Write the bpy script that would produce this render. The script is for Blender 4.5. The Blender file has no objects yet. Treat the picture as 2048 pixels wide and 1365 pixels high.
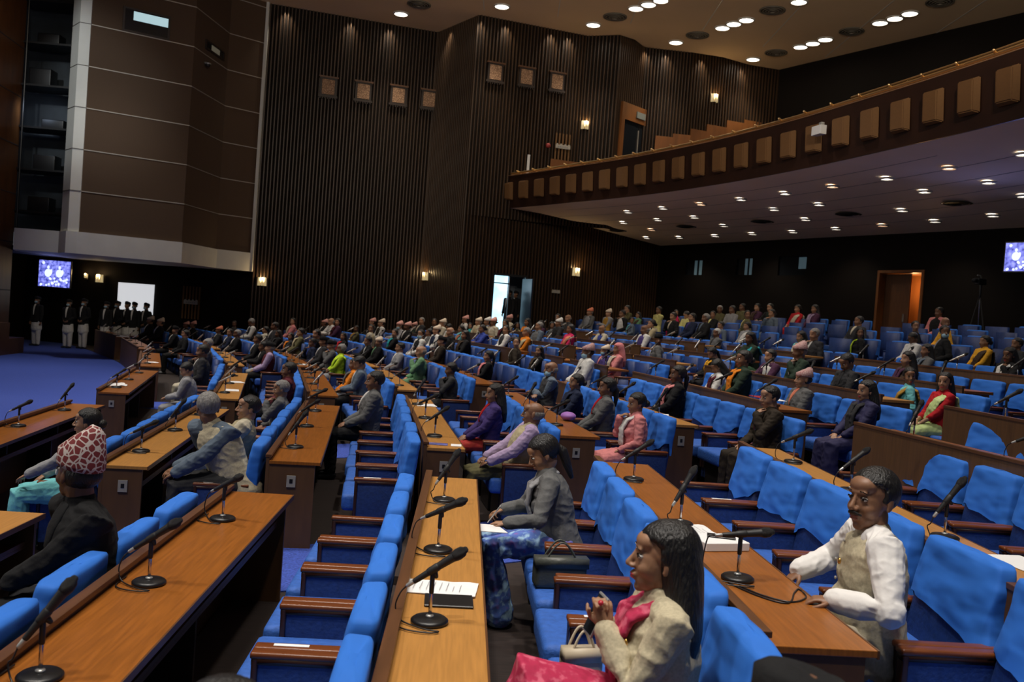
import bpy, bmesh, math, random
from mathutils import Vector, Matrix, noise
random.seed(7)
C = bpy.context.scene.collection
sc = bpy.context.scene
PI = math.pi
V = Vector
W_, H_ = 2048.0, 1365.0
# ------------------------------------------------------------------ camera
F_PX = 1800.0
ROLL, PITCH, YAW = math.radians(4.2), math.radians(1.5307), math.radians(-3.2675)
EYE = V((0, 0, 2.32))
def ray(x, y):
    dx, dy = x - W_/2, y - H_/2
    c, n = math.cos(ROLL), math.sin(ROLL)
    u, v = dx*c + dy*n, -dx*n + dy*c
    cp, sp = math.cos(PITCH), math.sin(PITCH)
    d = (u, F_PX*cp - v*sp, -F_PX*sp - v*cp)
    a = YAW
    return V((d[0]*math.cos(a) - d[1]*math.sin(a), d[0]*math.sin(a) + d[1]*math.cos(a), d[2]))
f0 = ray(W_/2, H_/2).normalized()
r0 = (ray(W_/2+1, H_/2) - ray(W_/2, H_/2)).normalized()
u0 = -(ray(W_/2, H_/2+1) - ray(W_/2, H_/2)).normalized()
def project(p):
    q = V(p) - EYE
    z = q.dot(f0)
    return (W_/2 + F_PX*q.dot(r0)/z, H_/2 - F_PX*q.dot(u0)/z, z)
cam_d = bpy.data.cameras.new('camera')
cam = bpy.data.objects.new('camera', cam_d); C.objects.link(cam)
m = Matrix((r0, u0, -f0)).transposed().to_4x4(); m.translation = EYE
cam.matrix_world = m
cam_d.sensor_width = 36; cam_d.lens = F_PX/W_*36
cam_d.clip_start = 0.05; cam_d.clip_end = 200
cam_d.dof.use_dof = True; cam_d.dof.focus_distance = 6.5; cam_d.dof.aperture_fstop = 4.0
sc.camera = cam
# ------------------------------------------------------------------ world, exposure
w = bpy.data.worlds.new('world'); sc.world = w; w.use_nodes = True
bg = w.node_tree.nodes['Background']; bg.inputs[0].default_value = (0.80, 0.86, 1.0, 1); bg.inputs[1].default_value = 0.085
sc.view_settings.view_transform = 'Standard'; sc.view_settings.look = 'None'
sc.view_settings.exposure = 0.0; sc.view_settings.gamma = 1.0; sc.view_settings.use_curve_mapping = False
CEIL_Z = 13.02
# lamps in the hall ceiling: (x, y) on the ceiling plane; bright singles and triple clusters
CEIL_LAMPS = [(-3.0,33.21),(0.6,31.43),(3.94,32.47),(7.22,33.58),(10.55,34.77),(5.09,30.41),(5.42,29.93),(5.73,29.46),
 (8.39,31.53),(8.64,31.02),(8.92,30.52),(11.68,32.79),(11.94,32.28),(12.18,31.73),(13.18,29.62),(13.43,29.09),(13.65,28.54),(9.97,28.46)]
SOFFIT_LAMPS = [(9.96,18.46),(11.13,18.96),(10.45,16.71),(12.27,19.49),(9.42,20.12),(10.59,20.64),(8.81,21.7),(9.36,23.85),(8.21,23.3),
 (8.69,25.46),(7.55,24.95),(6.84,26.55),(6.07,28.18),(7.23,28.74),(6.39,30.35),(5.27,29.89),(5.52,32.09),(6.64,32.51),(6.89,34.53),
 (7.82,33.11),(8.36,29.26),(8.7,31.44),(9.5,29.79),(10.3,28.22),(9.85,26.03),(11.02,26.59),(11.68,24.97),(11.16,22.83),(12.34,23.36),
 (12.91,21.68),(13.4,20.1),(12.9,17.8),(11.5,17.2),(10.9,15.1),(12.1,15.4)]
def spot(name, loc, target, power, color, cone, blend=0.6, radius=0.1):
    l = bpy.data.lights.new(name, 'SPOT'); l.energy = power; l.color = color
    l.spot_size = math.radians(cone); l.spot_blend = blend; l.shadow_soft_size = radius
    o = bpy.data.objects.new(name, l); C.objects.link(o); o.location = loc
    o.rotation_euler = (V(target) - V(loc)).to_track_quat('-Z', 'Y').to_euler()
    return o
WARM = (1.0, 0.86, 0.68); DAY = (1.0, 0.93, 0.84)
def point(name, loc, power, color, radius=0.06):
    l = bpy.data.lights.new(name, 'POINT'); l.energy = power; l.color = color; l.shadow_soft_size = radius
    o = bpy.data.objects.new(name, l); C.objects.link(o); o.location = loc
    return o
# the bank of ceiling downlights over the members' benches (mostly above the frame)
for i, (x, y, p) in enumerate([(-4,4,1),(0,3,1.1),(4,5,1),(-6,10,.9),(-1.5,9.5,1),(3.5,11,1),(-8,16,1),(-3,16,1),(2,17,1),(6.5,13,.8),(6,19,.8),
                               (-9,22,1),(-3,22,1),(3,23,1),(-9,27,.8),(-3,27.5,.7),(2.5,27.5,.7),(2,1,1.0)]):
    spot('ceiling_spot', (x-2.0, y-1.0, CEIL_Z-.08), (x, y, 0), 2300*p, DAY, 66, 0.9, 0.3)
# unseen fill spots added on the rostrum side to brighten benches and faces
for x, y, tx, ty in ((-24,4,0,8),(-25,14,0,17),(-24,24,2,24)):
    spot('press_light', (x, y, 7.5), (tx, ty, 1.0), 1700, DAY, 60, .8, .5)

# unseen fill floods added to brighten ceiling, pale pillar, tower and timber wall
for a_, b_, e_, c_, col in (((0,12,9.5),(3,30,13),1500,95,WARM),((6,9,9.5),(9,27,13),2300,95,WARM),((-6,12,9.5),(-5,31,13),650,90,WARM),((-13,14,12.6),(-12.3,28.3,8.5),3600,22,(.9,.97,1.0)),((-6,15,12.6),(-10.5,29,8.0),420,34,DAY),((-9,17,12.6),(-14.3,27.5,9.0),500,30,WARM)):
    spot('flood_light', a_, b_, e_, col, c_, .9, .3)
# ------------------------------------------------------------------ materials
def mat(name, col, rough=0.6, metal=0.0, noise_amt=0.0, noise_scale=8.0, bump=0.0, bump_scale=30.0, emit=None, estr=0.0, spec=0.5, stretch=None, detail=4, sheen=0.0, bdist=.02, bdetail=3):
    m = bpy.data.materials.new(name); m.use_nodes = True
    nt = m.node_tree; b = nt.nodes['Principled BSDF']
    b.inputs['Base Color'].default_value = (*col, 1); b.inputs['Roughness'].default_value = rough
    b.inputs['Metallic'].default_value = metal; b.inputs['Specular IOR Level'].default_value = spec
    if sheen: b.inputs['Sheen Weight'].default_value = sheen
    tc = nt.nodes.new('ShaderNodeTexCoord'); mp = nt.nodes.new('ShaderNodeMapping')
    nt.links.new(tc.outputs['Object'], mp.inputs[0])
    if stretch: mp.inputs['Scale'].default_value = stretch
    if noise_amt:
        n = nt.nodes.new('ShaderNodeTexNoise'); n.inputs['Scale'].default_value = noise_scale; n.inputs['Detail'].default_value = detail
        nt.links.new(mp.outputs[0], n.inputs[0])
        r = nt.nodes.new('ShaderNodeValToRGB')
        lo = tuple(max(0, c*(1-noise_amt)) for c in col); hi = tuple(min(1, c*(1+noise_amt)) for c in col)
        r.color_ramp.elements[0].color = (*lo, 1); r.color_ramp.elements[1].color = (*hi, 1)
        r.color_ramp.elements[0].position = 0.3; r.color_ramp.elements[1].position = 0.7
        nt.links.new(n.outputs[0], r.inputs[0]); nt.links.new(r.outputs[0], b.inputs['Base Color'])
    if bump:
        n2 = nt.nodes.new('ShaderNodeTexNoise'); n2.inputs['Scale'].default_value = bump_scale; n2.inputs['Detail'].default_value = bdetail
        nt.links.new(mp.outputs[0], n2.inputs[0])
        bp = nt.nodes.new('ShaderNodeBump'); bp.inputs['Strength'].default_value = bump; bp.inputs['Distance'].default_value = bdist
        nt.links.new(n2.outputs[0], bp.inputs['Height']); nt.links.new(bp.outputs[0], b.inputs['Normal'])
    if emit:
        b.inputs['Emission Color'].default_value = (*emit, 1); b.inputs['Emission Strength'].default_value = estr
    return m
def pattern_mat(name, base, fig, scale=30, thr=0.45, kind='VORONOI', rough=.8, third=None):
    m = bpy.data.materials.new(name); m.use_nodes = True; nt = m.node_tree; b = nt.nodes['Principled BSDF']
    b.inputs['Roughness'].default_value = rough
    tc = nt.nodes.new('ShaderNodeTexCoord')
    if kind == 'VORONOI':
        t = nt.nodes.new('ShaderNodeTexVoronoi'); t.feature = 'DISTANCE_TO_EDGE'; t.inputs['Scale'].default_value = scale; out = t.outputs['Distance']
    else:
        t = nt.nodes.new('ShaderNodeTexNoise'); t.inputs['Scale'].default_value = scale; t.inputs['Detail'].default_value = 3; out = t.outputs[0]
    nt.links.new(tc.outputs['Object'], t.inputs['Vector'])
    r = nt.nodes.new('ShaderNodeValToRGB'); r.color_ramp.interpolation = 'CONSTANT' if kind == 'VORONOI' else 'EASE'
    r.color_ramp.elements[0].color = (*fig, 1); r.color_ramp.elements[0].position = 0
    r.color_ramp.elements[1].color = (*base, 1); r.color_ramp.elements[1].position = thr
    if third:
        e = r.color_ramp.elements.new(min(.95, thr+.14)); e.color = (*third, 1)
    nt.links.new(out, r.inputs[0]); nt.links.new(r.outputs[0], b.inputs['Base Color'])
    return m
M = {}
M['tan'] = mat('desk_wood_tan', (.44,.205,.050), .36, noise_amt=.13, noise_scale=3, stretch=(30,1.6,1), detail=6)
M['orange'] = mat('desk_wood_orange', (.27,.088,.013), .32, noise_amt=.2, noise_scale=3, stretch=(22,1.4,1), detail=6)
M['panel'] = mat('desk_panel_wood', (.105,.048,.016), .5, noise_amt=.18, noise_scale=3, stretch=(4,14,1.0), detail=5)
M['rail'] = mat('desk_rail_wood', (.10,.040,.014), .42, noise_amt=.2, noise_scale=3, stretch=(8,1,1))
M['darkwood'] = mat('dark_wood', (.022,.012,.008), .5, noise_amt=.3, noise_scale=3, stretch=(8,1,1))
M['armwood'] = mat('arm_wood', (.15,.040,.010), .3, noise_amt=.18, noise_scale=4, stretch=(1.5,14,14))
M['armdark'] = mat('arm_wood_dark', (.035,.012,.007), .35)
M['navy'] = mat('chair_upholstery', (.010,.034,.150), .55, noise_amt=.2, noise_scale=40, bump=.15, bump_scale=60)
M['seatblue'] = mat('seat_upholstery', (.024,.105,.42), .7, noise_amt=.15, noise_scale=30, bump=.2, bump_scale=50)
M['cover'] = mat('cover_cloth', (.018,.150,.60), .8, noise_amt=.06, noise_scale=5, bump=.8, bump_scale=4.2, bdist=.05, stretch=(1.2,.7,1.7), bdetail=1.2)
M['carpet'] = mat('blue_carpet', (.040,.080,.40), .95, noise_amt=.4, noise_scale=60, bump=.5, bump_scale=120)
M['floordark'] = mat('tier_floor', (.030,.020,.017), .6, noise_amt=.3, noise_scale=3, stretch=(2,20,1))
M['black'] = mat('black_plastic', (.008,.008,.009), .38)
M['rubber'] = mat('black_rubber', (.010,.010,.011), .55)
M['grille'] = mat('mic_grille', (.012,.012,.013), .5, metal=.4, bump=.5, bump_scale=500)
M['chrome'] = mat('chrome', (.75,.75,.74), .16, metal=1)
M['silver'] = mat('silver_plastic', (.45,.45,.43), .35, metal=.6)
M['paper'] = mat('paper', (.80,.80,.80), .7)
M['ink'] = mat('printed_ink', (.2,.2,.22), .8)
M['plate'] = mat('socket_plate', (.32,.30,.26), .5)
M['brass'] = mat('brass_rail', (.85,.62,.32), .33, metal=1)
M['slat'] = mat('wall_slat_wood', (.040,.020,.008), .42, noise_amt=.25, noise_scale=2, stretch=(6,6,.4))
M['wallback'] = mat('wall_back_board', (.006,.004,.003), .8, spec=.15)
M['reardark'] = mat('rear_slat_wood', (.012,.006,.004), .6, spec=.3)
M['wallwood'] = mat('wall_panel_wood', (.17,.062,.016), .4, noise_amt=.25, noise_scale=1.2, stretch=(3,3,.6))
M['towerfab'] = mat('tower_fabric', (.075,.044,.024), .9, noise_amt=.08, noise_scale=60)
M['greyband'] = mat('painted_band', (.60,.60,.55), .7, noise_amt=.05, noise_scale=1.5)
M['strip'] = mat('metal_strip', (.5,.47,.42), .4, metal=.5)
M['ceilm'] = mat('ceiling_board', (.70,.51,.31), .85, noise_amt=.04, noise_scale=.6)
M['soffit'] = mat('soffit_panel', (.88,.74,.60), .85, noise_amt=.05, noise_scale=.7)
M['groove'] = mat('groove_dark', (.06,.05,.045), .9)
M['vent'] = mat('vent_metal', (.15,.13,.10), .6)
M['lampring'] = mat('lamp_ring', (.6,.58,.54), .4)
M['glow'] = mat('lamp_glow', (1,1,1), .5, emit=(1.0,.88,.72), estr=14)
M['glow2'] = mat('lamp_glow_small', (1,1,1), .5, emit=(1.0,.93,.84), estr=9)
M['glowwarm'] = mat('lamp_glow_warm', (1,1,1), .5, emit=(1.0,.62,.40), estr=8)
M['sconce'] = mat('sconce_glass', (1,.9,.7), .5, emit=(1.0,.66,.25), estr=4.5)
M['sconcedim'] = mat('sconce_bowl', (.5,.45,.35), .5, emit=(1.0,.75,.35), estr=.35)
M['fascia'] = mat('fascia_wood', (.024,.009,.005), .4, noise_amt=.2, noise_scale=2)
M['block'] = mat('fascia_cushion', (.125,.058,.016), .85, noise_amt=.06, noise_scale=30)
M['plaque'] = pattern_mat('carved_plaque', (.42,.25,.14), (.20,.11,.06), 14, .12, 'VORONOI', .7)
M['glass'] = mat('dark_glass', (.01,.012,.015), .08)
M['winlit'] = mat('lit_window', (.5,.6,.6), .5, emit=(.45,.68,.74), estr=.75)
M['windim'] = mat('dim_window', (.25,.23,.18), .5, emit=(.30,.28,.20), estr=.16)
M['bluegear'] = mat('booth_back', (.020,.028,.036), .6, noise_amt=.5, noise_scale=1.5)
M['white'] = mat('white_paint', (.6,.6,.6), .6)

# ------------------------------------------------------------------ mesh helpers
def new_mesh(name, bm, mats, smooth=False, angle=None):
    me = bpy.data.meshes.new(name); bm.to_mesh(me); bm.free()
    for mt in (mats if isinstance(mats, (list, tuple)) else [mats]): me.materials.append(mt)
    if smooth:
        for p in me.polygons: p.use_smooth = True
    return me
def obj(name, data, parent=None, loc=None, rotz=None, mtx=None):
    o = bpy.data.objects.new(name, data); C.objects.link(o)
    if parent: o.parent = parent
    if mtx is not None: o.matrix_local = mtx
    if loc is not None: o.location = loc
    if rotz is not None: o.rotation_euler = (0, 0, rotz)
    return o
def tag(o, label=None, cat=None, group=None, kind=None):
    if label: o['label'] = label
    if cat: o['category'] = cat
    if group: o['group'] = group
    if kind: o['kind'] = kind
    return o
def thing(name, label, cat, loc=(0,0,0), rotz=0, group=None):
    return tag(obj(name, None, None, loc, rotz), label, cat, group)
def clone(o, parent=None):
    c = o.copy(); C.objects.link(c)
    if parent: c.parent = parent
    for ch in o.children: clone(ch, c)
    return c
def box(bm, x0, x1, y0, y1, z0, z1, mi=0, bev=0.0):
    vs = [bm.verts.new(p) for p in ((x0,y0,z0),(x1,y0,z0),(x1,y1,z0),(x0,y1,z0),(x0,y0,z1),(x1,y0,z1),(x1,y1,z1),(x0,y1,z1))]
    fs = [bm.faces.new([vs[i] for i in q]) for q in ((3,2,1,0),(4,5,6,7),(0,1,5,4),(1,2,6,5),(2,3,7,6),(3,0,4,7))]
    for f in fs: f.material_index = mi
    if bev:
        es = list({e for f in fs for e in f.edges})
        r = bmesh.ops.bevel(bm, geom=es, offset=bev, segments=2, affect='EDGES', profile=.7)
        for f in r['faces']: f.material_index = mi
    return vs
def ring_frame(t, side):
    t = t.normalized(); u = side - t*side.dot(t)
    if u.length < 1e-4: u = t.orthogonal()
    u.normalize(); return u, t.cross(u).normalized()
def tube(bm, pts, rad, seg=12, side=V((0,1,0)), mi=0, cap=True):
    """closed tube along pts; rad = list of r or (a along side, b across)"""
    pts = [V(p) for p in pts]; rad = [(r, r) if not isinstance(r, (tuple, list)) else r for r in rad]
    n = len(pts); tans = []
    for i in range(n):
        a = pts[max(0, i-1)]; b = pts[min(n-1, i+1)]; tans.append((b-a).normalized())
    P, R, T = list(pts), list(rad), list(tans)
    if cap:
        for k, s in ((.5, .87), (.87, .5)):
            P.insert(0, pts[0]-tans[0]*min(rad[0])*k); R.insert(0, (rad[0][0]*s, rad[0][1]*s)); T.insert(0, tans[0])
            P.append(pts[-1]+tans[-1]*min(rad[-1])*k); R.append((rad[-1][0]*s, rad[-1][1]*s)); T.append(tans[-1])
    rings = []
    for p, r, t in zip(P, R, T):
        u, v = ring_frame(t, side)
        rings.append([bm.verts.new(p + u*(math.cos(2*PI*k/seg)*r[0]) + v*(math.sin(2*PI*k/seg)*r[1])) for k in range(seg)])
    fs = []
    for a, b in zip(rings[:-1], rings[1:]):
        for k in range(seg):
            fs.append(bm.faces.new((a[k], a[(k+1)%seg], b[(k+1)%seg], b[k])))
    fs.append(bm.faces.new(list(reversed(rings[0])))); fs.append(bm.faces.new(rings[-1]))
    for f in fs: f.material_index = mi
    return rings
def ell(bm, c, r, mtx=None, sub=3, mi=0):
    c = V(c); r0_ = bmesh.ops.create_icosphere(bm, subdivisions=sub, radius=1.0)
    for v in r0_['verts']:
        p = V((v.co.x*r[0], v.co.y*r[1], v.co.z*r[2]))
        if mtx is not None: p = mtx @ p
        v.co = p + c
    for f in {f for v in r0_['verts'] for f in v.link_faces}: f.material_index = mi
    return r0_['verts']
def lathe(bm, prof, seg=24, mi=0, c=(0,0,0)):
    rings = []
    for r, z in prof:
        rings.append([bm.verts.new((c[0]+r*math.cos(2*PI*k/seg), c[1]+r*math.sin(2*PI*k/seg), c[2]+z)) for k in range(seg)])
    for a, b in zip(rings[:-1], rings[1:]):
        for k in range(seg):
            f = bm.faces.new((a[k], a[(k+1)%seg], b[(k+1)%seg], b[k])); f.material_index = mi
    f = bm.faces.new(list(reversed(rings[0]))); f.material_index = mi
    f = bm.faces.new(rings[-1]); f.material_index = mi
def xform(bm, mtx, verts=None):
    bmesh.ops.transform(bm, matrix=mtx, verts=verts or bm.verts[:])
def remesh(bm, vox, mats, smooth=4, fold=0.0, fscale=14, seed=0, stretch=(1,1,1), decim=0):
    """union of the overlapping closed shells in bm as one continuous skin"""
    me = bpy.data.meshes.new('tmp'); bm.to_mesh(me); bm.free()
    o = bpy.data.objects.new('tmp', me); C.objects.link(o)
    r = o.modifiers.new('r', 'REMESH'); r.mode = 'VOXEL'; r.voxel_size = vox
    s = o.modifiers.new('s', 'SMOOTH'); s.iterations = smooth; s.factor = .5
    if decim:
        d = o.modifiers.new('d', 'DECIMATE'); d.ratio = decim
    dg = bpy.context.evaluated_depsgraph_get(); dg.update()
    out = bpy.data.meshes.new_from_object(o.evaluated_get(dg))
    bpy.data.objects.remove(o); bpy.data.meshes.remove(me)
    out.materials.clear()
    for mt in mats: out.materials.append(mt)
    if fold:
        nn = [v.normal.copy() for v in out.vertices]
        for v, n in zip(out.vertices, nn):
            q = V((v.co.x*stretch[0], v.co.y*stretch[1], v.co.z*stretch[2]))*fscale + V((seed*3.1, seed*1.7, 0))
            a = noise.noise(q); a = 1-abs(a)*2.2
            v.co += n*(fold*a)
    for p in out.polygons: p.use_smooth = True; p.material_index = 0
    return out

# ------------------------------------------------------------------ seating plan (concentric rows round the rostrum)
CC = V((-56.0, 4.5))
def R_(k): return 51.9 + 1.33*k if k else 51.5
HK = [1.57,1.46,1.355,1.25,1.145,1.04,.82,.64,.50,.335,.18,.02,-.14,-.30,-.46]
DZ = [0,0,0,0,0,.04,.09,.11,.11,.11,.05,.0,.0,.0,.0]   # the rear desks are taller
def FZ(k): return 1.57 - HK[k] - DZ[k]
def on_row(k, Y, off=0.0):
    R = R_(k)+off; s = (Y-CC.y)/R
    return V((CC.x + R*math.sqrt(1-s*s), Y))
def phi(k, Y): return math.asin((Y-CC.y)/R_(k))
NEAR = {1: ((-2.92,1.6),(-2.90,5.82),6), 2: ((-1.50,1.31),(-1.51,6.33),8), 3: ((-.18,1.40),(-.155,6.80),8), 4: ((1.215,3.25),(1.20,7.38),6),
        5: ((2.44,3.3),(2.65,8.15),7), 6: ((4.30,4.3),(3.86,8.45),6)}
S_ = {1:(7.55,11.75),2:(7.65,12.05),3:(8.25,12.65),4:(8.93,13.6),5:(9.68,14.8),6:(9.95,15.0),7:(10.2,15.3),8:(10.75,15.7),9:(11.2,16.0)}
T_ = {0:(13.75,17.95),1:(12.98,17.5),2:(13.3,17.95),3:(13.98,18.0),4:(14.9,18.0),5:(16.1,18.1),6:(16.25,18.25),7:(16.5,18.4),8:(16.8,18.5),9:(17.0,18.6)}
N_ = {0:(2.0,6.0),1:(1.6,5.95),7:(4.6,9.0),8:(4.9,9.5),9:(5.0,10.0)}
S_[0] = (7.7,12.2)
CH_OVR = {(4,0): (2.93, 7.40, 6), (5,1): (8.95, 14.6, 8), (6,1): (9.25, 14.9, 8), (7,1): (9.9, 15.2, 7)}   # chairs of a block that starts before its desk
def mirror(k, Y):
    pc = phi(k, 18.45); p = 2*pc - phi(k, Y)
    return CC.y + R_(k)*math.sin(p)
def ang_pt(k, p, off=0.0):
    R = R_(k)+off; return V((CC.x + R*math.cos(p), CC.y + R*math.sin(p)))
def wall_limit(x): return (33.0 if x < -8 else 32.0 + .17*(x+8)) - 0.3*(x > 0)
SEGS = []   # (row, block index, A, B, nchairs)
for k in range(10):
    blocks = []
    if k in NEAR: blocks.append((V(NEAR[k][0]), V(NEAR[k][1]), NEAR[k][2]))
    else: blocks.append((on_row(k, N_[k][0]), on_row(k, N_[k][1]), round((N_[k][1]-N_[k][0])/.69)))
    for t in (S_[k], T_[k]):
        blocks.append((on_row(k, t[0]), on_row(k, t[1]), max(2, round((t[1]-t[0])/.69))))
    for t in (T_[k], S_[k], (max(1.5, S_[k][0]-5.4), S_[k][0]-1.2)):
        a, b = mirror(k, t[1]), mirror(k, t[0])
        pa, pb = on_row(k, a), on_row(k, b)
        L = (pb-pa).length; n = max(2, round(L/.69))
        while n > 1 and pb.y > wall_limit(pb.x):
            n -= 1; pb = pa + (pb-pa)*(n/(n+1))
        if n >= 2 and pb.y <= wall_limit(pb.x): blocks.append((pa, pb, n))
    for bi, (a, b, n) in enumerate(blocks): SEGS.append((k, bi, a, b, n))
ORD = ['first','second','third','fourth','fifth','sixth','seventh','eighth','ninth','tenth','eleventh','twelfth','thirteenth','fourteenth','fifteenth']
BLK = ['nearest block','second block','third block','fourth block','fifth block','farthest block','farthest block']
ROWN = ['front row'] + [ORD[k]+' row' for k in range(1, 15)]
# ------------------------------------------------------------------ the setting
def struct(name, bm, mats, parent=None, smooth=False):
    o = obj(name, new_mesh(name, bm, mats, smooth), parent)
    if not parent: tag(o, kind='structure')
    return o
# carpet of the well and the tiers
bm = bmesh.new(); box(bm, -30, -3.0, -3, 37, -.2, 0)
struct('floor', bm, M['carpet'])
def sector(bm, ra, rb, pa, pb, z0, z1, n=40, mi=0, mside=0):
    prev = None
    for i in range(n+1):
        p = pa+(pb-pa)*i/n
        c = [bm.verts.new((CC.x+r*math.cos(p), CC.y+r*math.sin(p), z)) for r, z in ((ra,z0),(rb,z0),(rb,z1),(ra,z1))]
        if prev:
            for j in range(4):
                f = bm.faces.new((prev[j], prev[(j+1)%4], c[(j+1)%4], c[j])); f.material_index = mi if j == 2 else mside
        else: bm.faces.new(c).material_index = mside
        prev = c
    bm.faces.new(list(reversed(prev))).material_index = mside
for k in range(15):
    bm = bmesh.new()
    sector(bm, R_(k)-.03, R_(k+1)-.03 if k < 14 else R_(k)+7, -.16, .66, -.2 if k else -.19, FZ(k) if k else .012)
    struct('floor_tier', bm, M['floordark'])
# blue carpet laid in the aisles between the blocks, with a dark half step at each riser
def aisle(k, ya, yb, yc, yd):
    """strip on tier k between the row line (ya..yb) and the next row line (yc..yd)"""
    p = [on_row(k, ya, .0), on_row(k, yb, .0), on_row(k+1, yd, -.33), on_row(k+1, yc, -.33)]
    bm = bmesh.new(); z = FZ(k)
    lo = [bm.verts.new((*q, z+.0005)) for q in p]; hi = [bm.verts.new((*q, z+.010 if k else .02)) for q in p]
    bm.faces.new(hi[::-1]); bm.faces.new(lo)
    for i in range(4): bm.faces.new((lo[i], hi[i], hi[(i+1)%4], lo[(i+1)%4]))
    bmesh.ops.recalc_face_normals(bm, faces=bm.faces[:])
    struct('floor_carpet', bm, M['carpet'])
    p = [on_row(k+1, yc, -.32), on_row(k+1, yd, -.32), on_row(k+1, yd, -.031), on_row(k+1, yc, -.031)]
    bm = bmesh.new(); zs = z+(FZ(k+1)-z)*.55+.01
    lo = [bm.verts.new((*q, z+.0005)) for q in p]; hi = [bm.verts.new((*q, zs)) for q in p]
    bm.faces.new(hi[::-1]); bm.faces.new(lo)
    for i in range(4): bm.faces.new((lo[i], hi[i], hi[(i+1)%4], lo[(i+1)%4]))
    bmesh.ops.recalc_face_normals(bm, faces=bm.faces[:])
    struct('floor_step', bm, M['floordark'])
for k in range(0, 9):
    s0, s1 = S_[k], S_[k+1]; n0 = NEAR[k][1][1] if k in NEAR else N_[k][1]; n1 = NEAR[k+1][1][1] if k+1 in NEAR else N_[k+1][1]
    aisle(k, n0+.04, s0[0]-.04, n1+.04, s1[0]-.04)
    aisle(k, S_[k][1]+.04, T_[k][0]-.04, S_[k+1][1]+.04, T_[k+1][0]-.04)
    aisle(k, T_[k][1]+.04, mirror(k, T_[k][1])-.04, T_[k+1][1]+.04, mirror(k+1, T_[k+1][1])-.04)
    if k >= 3:   # aisle at the near end of the nearest blocks
        e0 = {3:1.36, 4:3.2, 5:3.25, 6:4.2, 7:4.5, 8:4.8, 9:4.9}[k]; e1 = {4:3.2, 5:3.25, 6:4.2, 7:4.5, 8:4.8, 9:4.9}[k+1]
        if k >= 4: aisle(k, e0-1.3, e0-.05, e1-1.3, e1-.05)

def rbox_(bm, *a): box(bm, *a, 0, .03)
def wall_frame(A, B):
    A, B = V(A), V(B); d = (B-A).normalized(); return A, d, (B-A).length, math.atan2(d.y, d.x)
def on_wall(px, py, A, B):
    """distance along the wall A-B and height where the sight line of a pixel meets it"""
    A = V(A); B = V(B); r = ray(px, py); d = B-A
    det = r.x*(-d.y) + d.x*r.y
    t = (A.x*(-d.y) + d.x*A.y)/det
    p = EYE + r*t
    return (V((p.x, p.y))-A).dot(d.normalized()), p.z
def slat_wall(name, A, B, z0, z1, holes=(), pitch=.125, mats=None, slats=True, back=.12):
    """vertical slats on a dark board; local x runs along the wall, -y faces the hall"""
    A, d, L, a = wall_frame(A, B); bm = bmesh.new()
    def solid(x0, x1, za, zb, y0, y1, mi):
        """box minus the openings"""
        xs = sorted({x0, x1, *[h[i] for h in holes for i in (0,1) if x0 < h[i] < x1]})
        for xa, xb in zip(xs[:-1], xs[1:]):
            mid = (xa+xb)/2; cuts = sorted([(h[2], h[3]) for h in holes if h[0] < mid < h[1]])
            z = za
            for c0, c1 in cuts:
                if c0 > z: box(bm, xa, xb, y0, y1, z, min(c0, zb), mi)
                z = max(z, c1)
            if z < zb: box(bm, xa, xb, y0, y1, z, zb, mi)
    solid(0, L, z0, z1, 0.0, back, 1)
    if slats:
        n = int(L/pitch)
        for i in range(n):
            x = (i+.5)*L/n; wd = .034
            cuts = sorted([(h[2], h[3]) for h in holes if h[0]-wd < x < h[1]+wd]); z = z0+.002
            for c0, c1 in cuts + [(z1-.002, 0)]:
                if c0 > z+.01:
                    vs = [bm.verts.new(q) for q in ((x-wd,-.001,z),(x-wd*.55,-.05,z),(x+wd*.55,-.05,z),(x+wd,-.001,z),
                                                    (x-wd,-.001,c0),(x-wd*.55,-.05,c0),(x+wd*.55,-.05,c0),(x+wd,-.001,c0))]
                    for q in ((0,1,5,4),(1,2,6,5),(2,3,7,6)): bm.faces.new([vs[i] for i in q])
                z = max(z, c1)
    o = obj(name, new_mesh(name, bm, mats or [M['slat'], M['wallback']]), None, (A.x, A.y, 0), a)
    return tag(o, kind='structure')
WA = (-7.78, 33.45); WB = (-1.67, 35.04); WC = (-.14, 32.58); WD = (3.92, 34.15); WE = (7.75, 36.07)
UD = (3.92, 33.82); UE = (5.07, 33.40); UF = (6.25, 34.55); UG = (8.12, 34.7); UH = (10.69, 35.6); UI = (12.02, 35.9)
# lower side wall under the balcony, with the doorway to daylight
dA, dB = on_wall(988, 550, WC, WD), on_wall(1050, 556, WC, WD)
door = (dA[0], dB[0], 1.35, dA[1])
slat_wall('wall_side_a', WA, WB, 0, CEIL_Z+.3)
slat_wall('wall_side_b', (WB[0]-.01, WB[1]), (WC[0], WC[1]), 0, CEIL_Z+.3)
SZ = 6.55
slat_wall('wall_side_c', WC, WD, 0, 6.5, [door])
slat_wall('wall_side_d', WD, WE, 0, 6.5)
uA, uB = on_wall(1247, 236, UE, UF), on_wall(1303, 243, UE, UF)
slat_wall('wall_side_e', WC, UD, 5.88, CEIL_Z+.3)
slat_wall('wall_side_f', UD, UE, 5.88, CEIL_Z+.3)
slat_wall('wall_side_g', UE, (6.25,34.55), 5.88, CEIL_Z+.3)
slat_wall('wall_side_h', UF, UG, 5.88, CEIL_Z+.3)
slat_wall('wall_side_i', UG, UH, 5.88, CEIL_Z+.3)
slat_wall('wall_side_j', UH, UI, 5.88, CEIL_Z+.3)
BA = (7.75, 36.07); BB = (17.6, 15.0)
UJ = (20.4, 21.7)
slat_wall('wall_rear_upper', UI, UJ, 5.0, CEIL_Z+.3, pitch=.2, mats=[M['reardark'], M['wallback']])
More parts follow.
